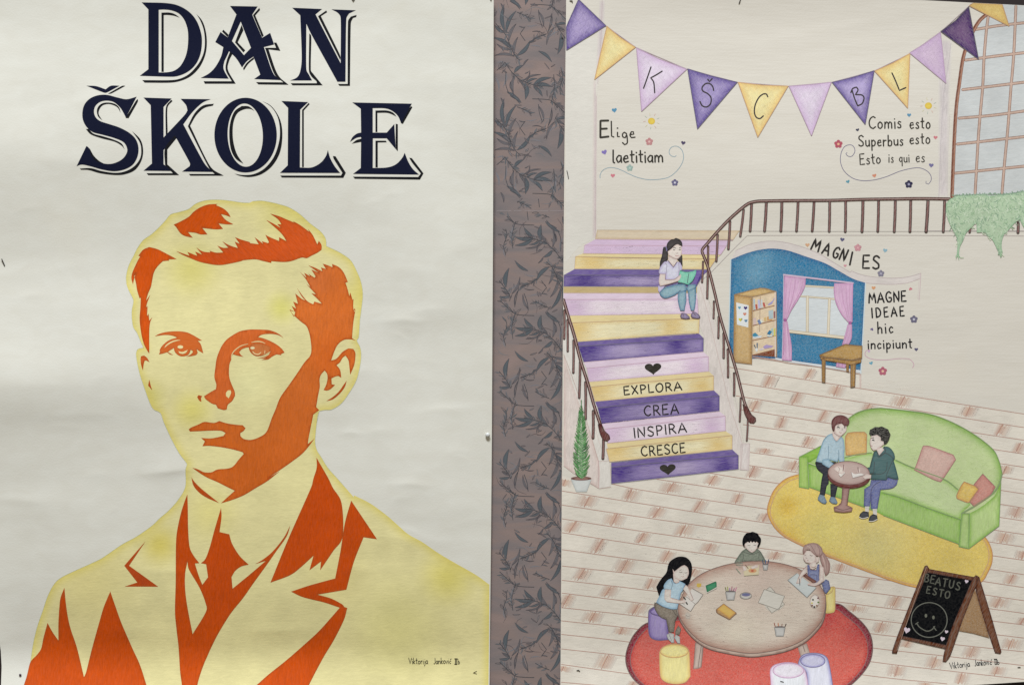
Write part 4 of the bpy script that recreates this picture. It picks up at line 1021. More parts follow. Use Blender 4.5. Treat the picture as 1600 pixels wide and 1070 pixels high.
v1, v2, v3 = T(920,160,6.6875), T(1290,160,5.6316), T(1250,350,4.1136)
a = R(2, 'ink')
a.line(v1('118,790 120,750 150,705 210,680 280,685 350,710 430,750 520,785 620,805 720,803 820,785 880,750 940,690 980,620 990,560 975,500 940,465 900,455 860,470 840,505 845,540 870,560 900,565 915,550'), 1.0, (112, 146, 158), den=.85)
a.build('swirl', PR)
a = R(2, 'ink'); a.line(v2('190,438 178,450 195,470 225,475 250,450 258,415 240,380 205,372 165,390 138,440 130,510 150,580 190,630 250,670 330,687 430,680 540,650 650,605 760,578 830,575 890,600 925,640 928,685 905,718 882,708 885,690'), 1.0, (84, 78, 118), den=.9); a.build('swirl', PR)
a = R(2, 'ink'); a.line(v3('450,805 425,812 418,835 435,855 480,868 560,870 640,862 700,865 725,885 732,905 722,922'), 1.1, (196, 144, 164), den=.8); a.build('swirl', PR)
# lettering on the wall
TX = (62, 58, 50)
def word(s, x0, y0, x1, y1, h, w_, gap=.18, c=TX):
    a = R(4, 'ink'); text(a, s, x0, y0, x1, y1, h, w_ * 1.15, c, gap); a.build('wall_word', PR)
a = R(4, 'ink')
for q in ['122,190 121,365', '122,190 205,188', '124,275 190,272', '122,365 207,355']: a.line(v1(q), 3.3, TX)
for q in ['235,195 238,350 262,360', '300,310 300,355 320,355', '296,266 304,268', '395,325 370,310 352,330 356,358 380,368 398,330 402,420 375,440 352,418', '430,335 470,330 465,305 445,305 430,340 445,366 484,362']: a.line(v1(q), 2.2, TX)
a.build('wall_word', PR)
word('laetitiam', 957.5, 254, 1036, 253, 20, 2.2, .14)
word('Comis', 1358, 201, 1408.5, 200, 19, 1.9); word('esto', 1421.5, 201, 1453.5, 200.5, 18, 1.9, .2)
word('Superbus', 1341.5, 228.5, 1411.5, 227, 17, 1.9); word('esto', 1421.5, 224.5, 1453, 224, 17, 1.8, .2)
word('Esto', 1343.5, 257, 1376, 255, 16.5, 1.7); word('is', 1388.5, 253.5, 1396, 253.5, 15, 1.5, .3); word('qui', 1405, 253.5, 1421, 253, 14, 1.5); word('es', 1431, 253, 1445, 253, 16, 1.5)
def letters(items, w_, s=T(1250,350,4.1136)):
    a = R(4, 'ink')
    for ch, x, y, h, wf, ro in items:
        px, py = s(f'{x} {y}')[0]
        for q in glyph(ch, px, py, h / 4.1136, wf, ro)[0]: a.line(q, w_, (56, 52, 48))
    a.build('wall_word', PR)
letters([('M',68,160,76,.86,20),('A',140,186,76,.78,20),('G',204,208,72,.74,22),('N',250,224,78,.72,22),('I',316,260,84,.9,12)], 3.0)
letters([('E',400,282,84,1.0,2),('S',466,286,84,.95,2)], 3.0)
word('MAGNE', 1357.5, 473, 1416, 470, 16, 2.2, .22, (40, 38, 38)); word('IDEAE', 1362.5, 496, 1413, 492.5, 15, 2.1, .4, (40, 38, 38)); word('hic', 1371.5, 520.5, 1395.5, 519.5, 18, 1.9, .3, (40, 38, 38))
word('incipiunt', 1356, 544.5, 1425, 543, 15.5, 1.9, .2, (40, 38, 38))

# alcove: blue room
w7 = T(1120, 370, 4.4583)
a = R(2, 's')
a.fill(w7('100,155 200,115 300,88 400,80 500,95 620,135 750,180 850,235 950,290 1036,318 1020,640 1003,935 720,893 520,865 410,845 100,850 84,700'), (72, 128, 160), edge=(42, 102, 142), ew=8, g=4, kind='s', spots=[(1185, 410, 44, (98, 145, 168)), (1180, 430, 30, (104, 150, 172)), (1310, 490, 40, (48, 110, 150)), (1225, 470, 30, (46, 106, 146)), (1260, 400, 30, (66, 122, 156))])
IB = w7('105,160 200,120 300,93 400,85 500,100 620,140 750,186 850,240 950,295 1030,322 1014,640 999,930 720,889 520,861 410,840 105,830 88,700')
hatch(a, [IB], 2600, 75, (2.5, 6), [(140, 180, 194), (34, 92, 130)], .16, .8, .3, 40, .12)
alc = a.build('blue_alcove', PR)
a = R(12)
a.fill(w7('408,838 520,858 720,886 1003,926 1003,946 720,902 520,872 408,852'), (206, 208, 206), kind='f', smooth=False)
a.line(w7('98,155 84,700 90,800'), 1.6, (186, 204, 206)); a.line(w7('1036,320 1020,640 1003,950'), 1.6, (200, 212, 212))
a.line(w7('1003,950 1003,1055'), 1.2, (196, 160, 150), den=.8); a.line(w7('995,950 995,1050'), .9, (206, 180, 168), den=.8)
a.line(w7('245,835 420,862 520,880 720,905 1003,955'), 1.0, (170, 118, 100), den=.8)
a.build('skirting_board', PR)
a = R(1)
band = cat(w7('100,160 130,95 250,45 400,28 550,55 700,110 820,180 930,245'), v3('330,300 420,330 560,345 680,340 775,315 775,345 680,378 560,386 420,376'), w7('1036,318 950,290 850,235 750,180 620,135 500,95 400,80 300,85 200,115'))
a.fill(band, (209, 198, 188), kind='h')
a.line(cat(w7('130,95 250,45 400,28 550,55 700,110 820,180 930,245'), v3('330,300 420,330 560,345 680,340 775,315')), .9, (172, 152, 152), den=.8)
a.line(v3('420,376 560,386 680,378 770,350'), .8, (186, 160, 160), den=.8); a.line(v3('777,312 772,400 765,490'), 1.0, (190, 156, 160), den=.7); a.line(v3('768,318 762,400 757,480'), .7, (200, 174, 174), den=.6)
a.build('arch_moulding', PR)
# window and curtains
a = R(8)
a.fill(w7('585,330 830,345 920,590 890,705 500,662 480,590'), (205, 208, 205), kind='h', smooth=False)
for q, wd in [('600,338 830,352', 2.2), ('575,410 840,432', 1.8), ('632,412 630,668', 3.4), ('785,430 775,690', 3.2), ('500,655 890,700', 4)]:
    a.line(w7(q), wd + .9, (176, 156, 120), same=False, kind='f'); a.line(w7(q), wd - .3, (220, 206, 178), same=False, kind='f')
a.line(w7('465,262 700,290 950,320'), 2.6, (204, 176, 192), same=False); a.line(w7('465,262 462,560 455,850'), 1.0, (196, 180, 200), den=.8)
wa = a.build('alcove_window', PR)
def curtain(polys, folds, tie):
    b = R(32, 'v')
    for q in polys: b.fill(w7(q), (208, 166, 192), edge=(190, 132, 170), ew=3, kind='v')
    b.level += 1
    hatch(b, [w7(polys[-1])], 60, 84, (5, 12), None, .5, .7, .1, 10, .1)
    for q in folds: b.line(w7(q), .8, RND.choice([(180, 112, 160), (222, 182, 206), (190, 128, 172)]), den=.8, taper=.5)
    b.fill(ell(*w7(tie)[0], 2.4, 2.4, 12), (166, 92, 144), kind='f')
    b.build('curtain', wa)
curtain(['470,270 620,286 612,350 570,430 520,510 490,572 462,572 466,400', '464,585 492,585 505,660 522,760 522,862 455,856 462,700'],
  ['490,290 480,430 474,560', '520,290 500,430 480,560', '550,295 525,430 484,560', '580,300 550,410 486,560', '602,300 580,380 500,530', '475,600 470,720 468,850', '482,600 490,720 490,850', '486,600 502,740 508,855', '478,600 480,720 478,850'], '477,577')
curtain(['818,320 950,322 945,592 915,592 870,540 830,460 815,380', '912,606 942,606 940,700 918,750 872,750 895,670'],
  ['840,330 850,440 910,585', '870,330 880,440 920,585', '900,330 905,440 928,585', '925,330 925,440 935,585', '930,615 925,680 900,745', '922,615 905,680 885,745', '828,340 835,430 880,540'], '928,597')
b = R(32, 'v'); b.fill(w7('835,870 905,885 893,912 830,903'), (208, 166, 192), edge=(190, 132, 170), ew=3, kind='v'); b.line(w7('850,878 848,900'), .8, (180, 112, 160)); b.line(w7('875,882 872,905'), .8, (180, 112, 160)); b.build('curtain', wa)
# bookshelf
w8 = T(1140, 440, 8.23)
a = R(12, 's')
WD, WDE = (198, 164, 108), (158, 116, 62)
a.fill(w8('295,195 590,125 602,962 290,942'), (218, 194, 158), edge=(190, 156, 110), ew=3, g=3)
a.fill(w8('60,160 400,75 598,120 295,192'), (200, 166, 106), edge=(150, 112, 60), ew=3)
a.fill(w8('300,945 590,866 602,962 400,948'), (134, 82, 36))
a.fill(w8('60,160 290,193 287,1060 50,1030'), WD, edge=WDE, ew=7, g=3, kind='s')
for q in ['60,160 290,193 287,1060 50,1030 60,160', '290,193 598,120', '398,75 60,160', '398,75 598,120']: a.line(w8(q), .9, (120, 86, 48), den=.8, smooth=False)
for q in ['300,372 590,300', '300,560 590,490', '295,752 590,690', '295,940 590,866']: a.line(w8(q), 1.3, (150, 98, 66)); 
a.line(w8('395,185 385,640'), .9, (150, 110, 76), den=.8); a.line(w8('598,125 606,962'), 1.4, (168, 142, 112)); a.line(w8('586,135 588,960'), 1.6, (226, 206, 190), den=.9)
shelf = a.build('bookshelf_drawing', PR)
a = R(20, 'f')
for q, c in [('305,220 325,215 330,355 308,360', (170,186,190)), ('330,290 355,285 360,345 338,350', (184,84,70)), ('360,230 385,225 400,335 370,340', (186,182,206)), ('425,268 448,262 462,318 438,322', (186,80,70)), ('400,230 420,225 425,330 405,332', (190,196,196)), ('490,290 560,235 570,200 578,215 545,280 500,300', (160,150,196)), ('440,210 470,190 500,285 470,290', (206,186,150)),
   ('302,470 340,455 345,545 305,552', (206,180,170)), ('355,495 385,480 410,530 380,548', (110,130,166)), ('385,490 410,480 430,515 405,530', (214,216,196)), ('480,450 545,430 548,490 485,500', (204,150,84)), ('500,370 560,355 560,470 505,480', (176,190,190)), ('565,378 588,372 588,462 568,468', (152,98,98)), ('440,460 470,450 475,500 445,505', (210,176,110)),
   ('295,670 330,650 375,690 330,705 298,700', (66,136,160)), ('300,700 420,690 395,715 300,722', (206,212,214)), ('480,665 510,620 545,635 520,680', (52,120,156)), ('470,680 545,690 560,640 548,700 500,705', (196,214,212)), ('568,600 590,590 590,690 570,698', (206,196,84)), ('530,600 560,590 565,680 545,690', (168,190,176)),
   ('330,850 365,850 358,895 335,895', (214,214,208)), ('310,810 325,805 340,850 330,852', (90,104,110)), ('345,785 365,780 362,850 348,850', (110,120,130)), ('430,830 470,805 565,820 540,840 450,858', (172,150,192)), ('380,860 430,845 440,870 390,880', (214,200,196))]:
    a.fill(w8(q), c, same=True, kind='f', smooth=False)
a.build('book_row', shelf)
a = R(21, 'f')
a.fill(w8('85,262 245,300 240,585 95,548'), (214, 214, 208), kind='f', smooth=False)
for x, y, s_2, c in [(127,333,38,(84,146,166)), (205,338,48,(72,60,116)), (195,415,44,(200,124,96)), (140,488,50,(204,192,60)), (210,502,42,(92,130,156))]:
    q = w8(f'{x} {y}')[0]; heart(a, q[0], q[1], s_2 / 8.23, s_2 / 8.23, c)
a.build('hearts_sheet', shelf)
# little brown table
a = R(40, 's')
TBR, TBE = (176, 136, 76), (122, 86, 40)
a.fill(w7('900,875 922,878 920,940 902,935'), TBR, edge=TBE, ew=2)
a.fill(w7('722,832 945,860 1008,845 1008,870 945,892 722,852'), TBR, edge=TBE, ew=2, smooth=False)
for q in ['732,850 757,853 755,1012 733,1008', '932,885 968,878 962,1040 932,1046']: a.fill(w7(q), TBR, edge=TBE, ew=2.5, smooth=False)
a.fill(w7('715,820 895,745 1015,757 1012,842 942,858 720,832'), (186, 148, 86), edge=TBE, ew=3, smooth=False, kind='s')
for q in ['715,820 895,745 1015,757', '715,820 720,832 942,858 1012,842', '732,850 733,1008 755,1012 757,853', '932,888 932,1046 962,1040 968,880', '944,890 942,1044']: a.line(w7(q), .9, (100, 70, 38), den=.85, smooth=False)
a.build('small_table_drawing', PR)

# potted plant
w6 = T(870, 600, 5.35)
a = R(14, 'f')
a.fill(w6('118,792 290,792 250,896 162,896'), (206, 206, 198), edge=(176, 180, 174), ew=4, corner=20)
a.fill(ell(*w6('204,784')[0], 86 / 5.35, 17 / 5.35), (150, 112, 98), edge=(110, 74, 66), ew=2)
pot = a.build('plant_pot_drawing', PR)
a = R(22, 'f')
a.line(w6('206,130 204,400 206,785'), 1.3, (84, 130, 84)); a.fill(w6('204,260 216,400 236,600 222,780 192,780 178,600 192,400'), (110, 158, 100), fade=3.4, den=.6, kind='v')
a.level += 1
for i in range(230):
    y = 180 + 590 * (i / 230) ** .85; sd = 1 if i % 2 else -1
    L = np.interp(y, [180, 400, 620, 700, 790], [12, 46, 70, 64, 48]) * RND.uniform(.55, 1.1)
    x0 = 205 + RND.uniform(-4, 4)
    a.line(w6(f'{x0} {y + 18} {x0 + sd * L * .55} {y + 2} {x0 + sd * L} {y - L * .55}'), RND.uniform(.7, 1.2), RND.choice([(48, 118, 52), (76, 144, 70), (108, 164, 96), (40, 104, 50)]), den=.95, taper=.5)
a.build('spiky_leaves', pot)

# ================================================================== RIGHT POSTER: FURNITURE AND CHILDREN
def shape(name, parent, level, kind, items, lines=(), lw=.9, lc=(90, 70, 70)):
    """items: (points, colour, edge colour, edge width)"""
    a = R(level, kind)
    for it in items:
        p, c, ce, ew = it[:4]; kk = it[4] if len(it) > 4 else ('f' if sum(c) < 330 and kind == 's' else kind)
        a.fill(p, c, edge=ce, ew=ew, kind=kk, g=2.6 if ce else 6)
    a.level += 1
    for q in lines:
        if isinstance(q, tuple): a.line(q[0], q[1], q[2], den=.9)
        else: a.line(q, lw, lc, den=.85)
    return a.build(name, parent)
o1, o2, o3, o4 = T(1140,580,4.28), T(1380,620,4.1136), T(1180,720,4.2105), T(1260,640,5.944)
# yellow rug
a = R(7, 's')
rug = o3('285,85 200,115 130,180 92,260 80,330 105,400 150,460 210,505 320,560 480,625 620,680 780,740 900,785 1040,825 1200,850 1400,835 1490,790 1530,730 1558,660 1555,580 1510,495 1400,400 800,200 400,60')
a.fill(rug, (222, 194, 92), edge=(212, 150, 62), ew=9, g=5, kind='s', spots=[(1290, 830, 60, (214,196,104)), (1230, 790, 26, (216,178,60)), (1370, 850, 90, (208,192,116)), (1480, 880, 60, (210,184,88)), (1230, 840, 30, (214,180,70))])
hatch(a, [rug], 3200, 55, (4, 12), [(226, 206, 120), (200, 162, 60)], .22, .75, .3, 50, .06)
c0 = rug.mean(0)
a.line(catmull(c0 + (rug - c0) * np.array([.972, .95]), True), 1.2, (196, 132, 56), den=.7, closed=True); a.line(catmull(rug, True), 1.2, (190, 126, 60), den=.9, closed=True)
a.build('yellow_rug_drawing', PR)
# green sofa
SG, SGE = (190, 204, 142), (114, 164, 34)
sof = cat(o1('465,570 620,490 795,312 850,275 920,252 1000,243'), o2('0,70 150,85 300,108 420,150 530,205 630,270 710,340 745,410 763,480 757,560 752,690 745,825 550,972 487,958 480,940 300,872 0,757'), o1('980,935 780,860 540,770 525,785 465,770'))
a = R(11, 'h')
a.fill(sof, SG, edge=SGE, ew=15, g=4, kind='h', spots=[(1440, 745, 24, (160, 190, 100)), (1480, 765, 24, (160, 190, 100))])
hatch(a, [sof], 2600, 25, (5, 16), [(206, 216, 170), (150, 186, 84)], .16, .75, .2, 40, .05)
seat = cat(o1('525,600 620,560 780,575 920,545 1060,560'), o2('80,402 200,455 390,525 480,590 540,640 560,690 505,745 500,785 300,715 100,640 0,612'), o1('980,790 780,700 530,605'))
a.fill(seat, (191, 206, 146), edge=(138, 182, 64), ew=8, g=4, kind='h')
hatch(a, [seat], 1200, 25, (5, 16), [(206, 216, 170), (150, 186, 84)], .16, .75, .2, 40, .05)
front = cat(o1('525,615 780,705 980,795'), o2('0,612 100,640 300,715 500,785 492,942 300,872 0,757'), o1('980,935 780,860 535,772'))
a.fill(front, (168, 196, 104), edge=(112, 164, 40), ew=6, g=4, kind='v', grad=((1262, 740), (1300, 755), (160, 190, 104)))
a.fill(o2('505,745 555,745 550,972 487,958'), (172, 196, 118), edge=(110, 158, 50), ew=3.5, kind='v', smooth=False)
a.fill(o2('555,745 600,722 650,690 720,630 758,545 745,825 550,972'), (182, 204, 128), edge=(124, 172, 48), ew=8, kind='v', smooth=False)
a.fill(o1('465,570 522,570 530,782 465,770'), (166, 194, 98), edge=(120, 166, 52), ew=4, kind='v', smooth=False)
a.fill(o1('465,570 620,490 610,555 522,612 522,570'), (140, 182, 64), edge=(112, 160, 44), ew=3, kind='h', smooth=False)
SL = (86, 134, 26)
a.level += 1
for q, wd in [(o2('505,745 600,690 700,620 745,560 763,490'), 2.6), (o2('0,612 100,640 300,715 500,785'), 1.4), (o2('555,745 550,972 487,958 505,745 555,745'), 1.1), (o2('550,972 745,825 757,545'), 1.1), (o2('487,942 300,872 0,757'), 1.2), (o1('980,935 780,860 535,772'), 1.1), (o1('465,570 465,770 530,782 522,600'), 1.0), (o1('465,570 620,490'), 1.2), (o1('525,612 780,700'), .9),
              (o2('80,402 200,455 390,525 480,590'), 1.6), (cat(o1('795,312 850,275 920,252 1000,243'), o2('0,70 150,85 300,108 420,150 530,205 630,270 710,340 745,410 763,480')), 1.3), (o1('770,572 850,552 950,540'), 1.2)]:
    a.line(q, wd, SL, den=.75, corner=30)
sofa = a.build('green_sofa_drawing', PR)
for pts, c, ce, ln in [(o1('790,410 830,404 900,403 917,420 915,548 850,555 778,558 774,440'), (214,176,106), (198,146,74), (176,122,62)), (o2('258,312 300,315 450,370 465,400 400,500 370,542 330,530 200,465 215,430 250,330'), (208,172,156), (192,136,126), (160,100,92)),
   (o2('640,492 720,575 690,625 640,665 585,700 555,670 612,590 583,560'), (200,142,126), (184,116,104), (150,90,84)), (o2('520,542 605,575 610,590 560,670 540,675 475,650 472,630 500,570'), (216,184,94), (204,150,70), (170,114,58))]:
    a = R(20, 's'); a.fill(pts, c, edge=ce, ew=6, g=2.6); a.line(catmull(pts, True), 1.2, ln, den=.85, closed=True); a.build('cushion', sofa)
SK, SKE, SKL = (218, 204, 190), (204, 176, 164), (150, 120, 112)
def child(name, base, parts, face=()):
    """parts: list of (part name, [items], [lines])"""
    e = bpy.data.objects.new(name, None); C.objects.link(e); e.parent = PR; e.empty_display_size = .01
    e.location = Vector(place('R', np.array([base[0]]), np.array([base[1]]), 0)[0]) - PR.location
    lv = 30
    for nm, items, lns in parts:
        shape(nm, e, lv, 's', items, lns); lv += len(items) + 1
    return e
DKB = (40, 36, 36)
child('drawn_boy', (1290, 785), [
 ('trousers', [(o4('80,482 150,475 270,480 285,498 205,560 207,680 190,700 172,788 123,782 140,650 152,592 100,545'), (62,62,68), (44,44,50), 2), (o4('222,680 292,700 268,808 225,802'), (62,62,68), (44,44,50), 2)], []),
 ('shoe', [(o4('105,820 120,780 165,790 190,850 178,870 150,865 110,835'), (128,146,158), (86,104,118), 2)], []), ('shoe', [(o4('210,840 225,802 265,805 290,855 280,872 240,865'), (128,146,158), (86,104,118), 2)], []),
 ('hoodie', [(o4('195,235 240,215 280,288 320,243 345,270 355,350 352,400 352,480 345,510 310,500 300,450 290,480 200,462 150,490 88,475 110,420 140,330 160,280'), (170,190,196), (118,154,170), 3.5)],
   [(o4('200,460 205,400 205,330'), .9, (96,132,150)), (o4('290,480 300,440 300,370'), .9, (96,132,150)), (o4('195,238 160,280 130,360 90,475'), .9, (100,136,152)), (o4('240,218 262,270 280,290 320,245'), .9, (90,110,124))]),
 ('sleeve', [(o4('150,455 205,455 268,512 255,545 200,530 148,500'), (162,186,196), (110,148,166), 3)], [(o4('150,500 200,530 255,545'), .8, (90,126,146))]),
 ('head', [(o4('245,198 290,232 325,238 285,288 268,280 243,232'), SK, SKE, 3), (o4('262,190 265,150 290,130 330,120 374,150 370,192 350,217 325,242 310,240 285,228 255,210'), SK, SKE, 2.5)],
   [(o4('287,160 300,157 306,163'), 1.6, (40,40,44)), (o4('350,160 360,162'), 1.5, (40,40,44)), (o4('285,145 305,140'), .9, (90,64,60)), (o4('348,150 365,152'), .8, (90,64,60)), (o4('305,205 318,210 328,208'), .9, (178,110,106)), (o4('255,210 285,232 312,243 345,222'), .7, SKL), (o4('330,165 336,182 328,186'), .6, SKL)]),
 ('hair', [(o4('245,190 234,150 235,100 265,60 320,45 375,65 400,100 395,130 380,146 350,148 330,125 290,132 268,150 260,192'), (126,84,80), (92,56,54), 4, 'd')], []),
])
# pedestal table between the boys
shape('pedestal_table_drawing', PR, 43, 'h', [(o4('335,720 400,720 378,880 430,905 420,940 345,950 260,940 252,900 300,880 325,850'), (168,132,122), (122,82,76), 3.5), (ell(*o4('395,612')[0], 199/5.944, 115/5.944, 32, rot=3), (122,72,66), (92,48,46), 4), (ell(*o4('394,582')[0], 193/5.944, 108/5.944, 32, rot=3), (190,166,154), (168,132,122), 6)],
  [(o4('262,905 340,925 420,905'), .9, (100,62,58)), (ell(*o4('394,582')[0], 193/5.944, 108/5.944, 32, rot=3), .9, (96,60,56)), (o4('335,720 325,850 300,880'), .9, (100,62,58)), (o4('400,720 378,880'), .9, (100,62,58))])
shape('paper_sheet', PR, 50, 'f', [(o4('305,580 352,570 360,582 320,622 300,600'), (222,214,202), None, 0), (o4('415,572 430,630 540,600 500,585 450,592'), (222,214,204), None, 0)], [(o4('300,600 320,622 360,582'), .7, (150,134,126)), (o4('415,572 430,630 540,600'), .7, (150,134,126))])
shape('hand', PR, 53, 'f', [(o4('252,545 292,512 330,530 345,512 356,512 352,580 330,592 290,575'), SK, SKE, 2), (o4('480,545 500,540 500,582 470,580'), SK, SKE, 2), (o4('560,590 602,600 600,632 545,640 520,620'), SK, SKE, 2)], [(o4('347,505 340,565'), 1.2, (120,70,70)), (o4('478,528 484,575'), 1.1, (120,90,84)), (o4('290,520 310,545 300,570'), .6, SKL)])
child('drawn_boy', (1364, 812), [
 ('jeans', [(o4('600,648 735,650 760,622 850,645 838,690 790,725 690,737 680,800 658,915 600,915 600,780 590,892 535,890 540,730 590,700'), (120,124,162), (82,86,134), 3)], [(o4('600,910 600,760 625,700 690,660'), 1.2, (62,64,110)), (o4('690,737 790,725 838,692'), .9, (66,68,112)), (o4('535,890 540,730'), .9, (66,68,112)), (o4('658,915 685,740'), .9, (66,68,112))]),
 ('sock', [(o4('545,892 585,892 580,945 545,942'), (204,196,184), None, 0), (o4('615,915 655,915 655,978 620,970'), (204,196,184), None, 0)], []),
 ('shoe', [(o4('490,985 500,960 530,936 578,945 582,985 560,1000 500,1002'), (78,78,82), (48,48,54), 2)], [(o4('490,990 520,1005 575,992'), 1.1, (214,208,196))]), ('shoe', [(o4('578,1020 590,985 620,963 655,975 662,1010 640,1025 580,1030'), (78,78,82), (48,48,54), 2)], [(o4('580,1030 620,1030 660,1012'), 1.1, (214,208,196))]),
 ('hoodie', [(o4('720,335 770,345 812,395 822,445 810,467 832,540 856,635 830,642 760,622 740,650 600,642 600,598 640,590 575,592 500,580 495,540 560,535 590,528 605,470 630,385 655,375 680,418'), (84,112,110), (48,76,78), 3)],
   [(o4('640,590 690,592 740,560 750,480'), 1.0, (36,58,62)), (o4('630,385 605,470 590,528'), 1.0, (36,58,62)), (o4('500,580 575,592 625,580 632,480'), 1.1, (34,54,58)), (o4('740,650 745,600 800,470'), 1.0, (36,58,62)), (o4('680,420 740,400 800,440 812,462'), 1.2, (34,54,58)), (o4('720,335 735,380 700,420 668,440 655,378'), 1.2, (34,54,58)), (o4('856,635 830,642 760,622'), 1.0, (34,54,58))]),
 ('head', [(o4('650,362 700,340 722,368 676,420'), SK, SKE, 3), (o4('600,240 655,228 690,250 695,285 722,282 718,320 682,345 652,370 622,374 600,350 590,300'), SK, SKE, 2.5)],
   [(o4('612,278 624,275 628,284'), 1.7, (36,36,40)), (o4('602,258 628,256'), 1.1, (60,48,46)), (o4('596,330 612,333'), 1.0, (176,112,106)), (o4('598,250 590,300 602,350 622,374 650,368'), .7, SKL), (o4('594,305 588,312 596,318'), .6, SKL)]),
 ('hair', [(o4('582,215 590,180 612,172 640,155 668,158 700,152 730,165 760,180 768,200 782,225 770,265 762,285 745,310 722,322 716,290 692,283 690,252 655,228 600,242'), (62,54,52), (38,32,32), 3, 's')], []),
])
# girl reading on the stairs
g1, g2 = T(1010,360,8.9167), T(1010,440,8.9167)
JN, JNE = (142, 172, 178), (66, 108, 138)
child('drawn_girl', (1085, 497), [
 ('hair', [(g1('235,230 270,220 300,262 300,400 262,440 225,480 185,500 190,430 215,350 225,280'), (76,70,68), (50,46,46), 4), (g1('470,340 500,345 502,420 505,500 480,460 440,412 425,392'), (76,70,68), (50,46,46), 3)], []),
 ('head', [(g1('305,350 370,372 430,392 424,440 375,502 303,422'), SK, SKE, 3), (g1('345,250 400,200 440,188 487,212 494,300 472,360 440,395 420,392 370,377 310,342 298,290'), SK, SKE, 2.5)],
   [(g1('372,262 388,268 400,264'), 1.1, (46,42,44)), (g1('452,262 464,266 478,262'), 1.1, (46,42,44)), (g1('370,238 385,232 408,244'), 1.1, (60,52,52)), (g1('455,240 478,232'), .9, (60,52,52)), (g1('400,345 425,352 450,345'), 1.0, (184,120,118)), (g1('410,310 425,318 442,305'), .7, (150,110,108)), (g1('310,342 370,377 425,394 470,362'), .8, SKL)]),
 ('hair', [(g1('280,215 300,160 350,120 380,118 410,100 460,120 495,160 502,212 482,212 440,188 400,200 350,248 312,278 285,270'), (76,70,68), (48,44,44), 4)], [(g1('270,225 282,250 284,280'), 1.4, (110,100,150))]),
 ('t_shirt', [(g1('165,765 262,770 205,835 185,862 163,830'), (200,188,210), (176,160,194), 2), (g1('300,415 375,508 430,430 470,440 492,490 500,540 470,560 450,645 400,680 270,680 268,602 180,600 168,580 190,510 240,440'), (208,204,214), (178,160,196), 5)], [(g1('303,416 375,508 430,430'), 1.1, (76,66,80)), (g1('262,450 285,480 272,600'), .7, (130,112,140)), (g1('180,600 268,600'), .7, (150,130,160)), (g1('450,440 455,540 450,640'), .7, (130,112,140)), (g1('170,580 190,510 240,440'), .7, (130,112,140))]),
 ('jeans', [(g1('590,745 690,745 690,900 640,905 585,880 560,800'), JN, JNE, 3), (g2('580,120 690,70 692,200 680,330 665,400 620,397 590,260'), JN, JNE, 3), (g1('180,860 240,798 320,770 440,742 540,742 562,800 552,870 440,868 400,895 300,935 240,937 195,900'), JN, JNE, 5), (g2('440,145 552,110 556,250 540,340 530,402 472,400 450,320 436,230'), JN, JNE, 4)], [(g1('440,868 460,840 480,830'), .9, (50,84,110))]),
 ('shoe', [(g2('470,470 490,430 540,435 600,480 606,510 540,516 480,500'), (148,134,160), (88,68,84), 2)], [(g2('500,435 520,460 510,480'), .9, (96,60,70))]), ('shoe', [(g2('615,470 640,415 680,418 740,465 752,495 720,510 640,500'), (148,134,160), (88,68,84), 2)], [(g2('650,420 670,450 690,470'), .9, (96,60,70))]),
 ('open_book', [(g1('468,550 530,568 580,572 650,562 692,542 690,600 640,700 580,752 530,737 440,722 450,640'), (132,200,170), (92,170,146), 3)], [(g1('590,600 580,660 572,725'), 1.3, (54,110,104)), (g1('440,722 500,730 540,742'), 1.4, (40,60,80)), (g1('468,550 530,570 600,574'), .9, (70,120,110))]),
 ('arm', [(g1('188,602 266,602 262,682 380,678 440,640 480,600 486,640 440,702 300,745 190,772 172,700'), SK, SKE, 2.5)], [(g1('262,682 380,678 440,640'), .8, SKL), (g1('190,772 300,745 440,702'), .8, SKL)]),
])
a = R(29, 'd'); a.fill(g1('690,568 772,570 740,640 715,700 685,782 655,760 670,680'), (120, 96, 160), kind='h', smooth=False); a.build('step_edge', ST)

# red rug, stools and the big round table
k1, k2, k3 = T(960,860,3.8095), T(1000,850,6.6875), T(1130,820,7.642)
rr = k1('200,425 400,380 800,330 1320,312 1400,360 1480,430 1525,500 1537,580 1520,660 1470,735 1390,810 1300,870 250,870 170,810 110,755 75,690 68,620 90,545 130,480')
a = R(7, 's')
a.fill(rr, (150, 62, 74), edge=(108, 40, 58), ew=5, g=4, kind='s')
c0 = rr.mean(0); inn = c0 + (rr - c0) * np.array([.962, .94]) + [0, 3]
a.fill(inn, (214, 100, 84), edge=(188, 64, 60), ew=9, g=5, kind='s', spots=[(1340, 985, 40, (196,80,74)), (1290, 960, 40, (192,74,70)), (1200, 1045, 60, (212,98,84)), (1020, 1000, 40, (202,98,86))])
hatch(a, [inn], 4200, 40, (3, 10), [(224, 134, 114), (184, 66, 60)], .2, .75, .3, 60, .07)
a.line(catmull(inn, True), 1.3, (120, 44, 52), den=.8, closed=True); a.line(catmull(rr, True), 1.4, (92, 40, 54), den=.85, closed=True)
a.build('red_rug_drawing', PR)
def stool(name, lv, body, top, c, ce, ln, ct=None):
    a = R(lv, 'v'); a.fill(body, c, edge=ce, ew=7, g=2.6); a.fill(top, ct or c, edge=ce, ew=4, g=2.6, kind='s')
    a.line(catmull(top, True), 1.1, ln, den=.85, closed=True); a.line(catmull(body, True), 1.1, ln, den=.8, closed=True)
    return a.build(name, PR)
k7 = T(1170, 980, 10)
stool('stool_drawing', 12, k2('90,700 110,670 150,645 170,650 290,770 300,990 200,997 130,980 97,940 88,850'), k2('100,700 140,660 170,650 280,760 200,745 130,725'), (160,142,186), (96,72,140), (72,52,112))
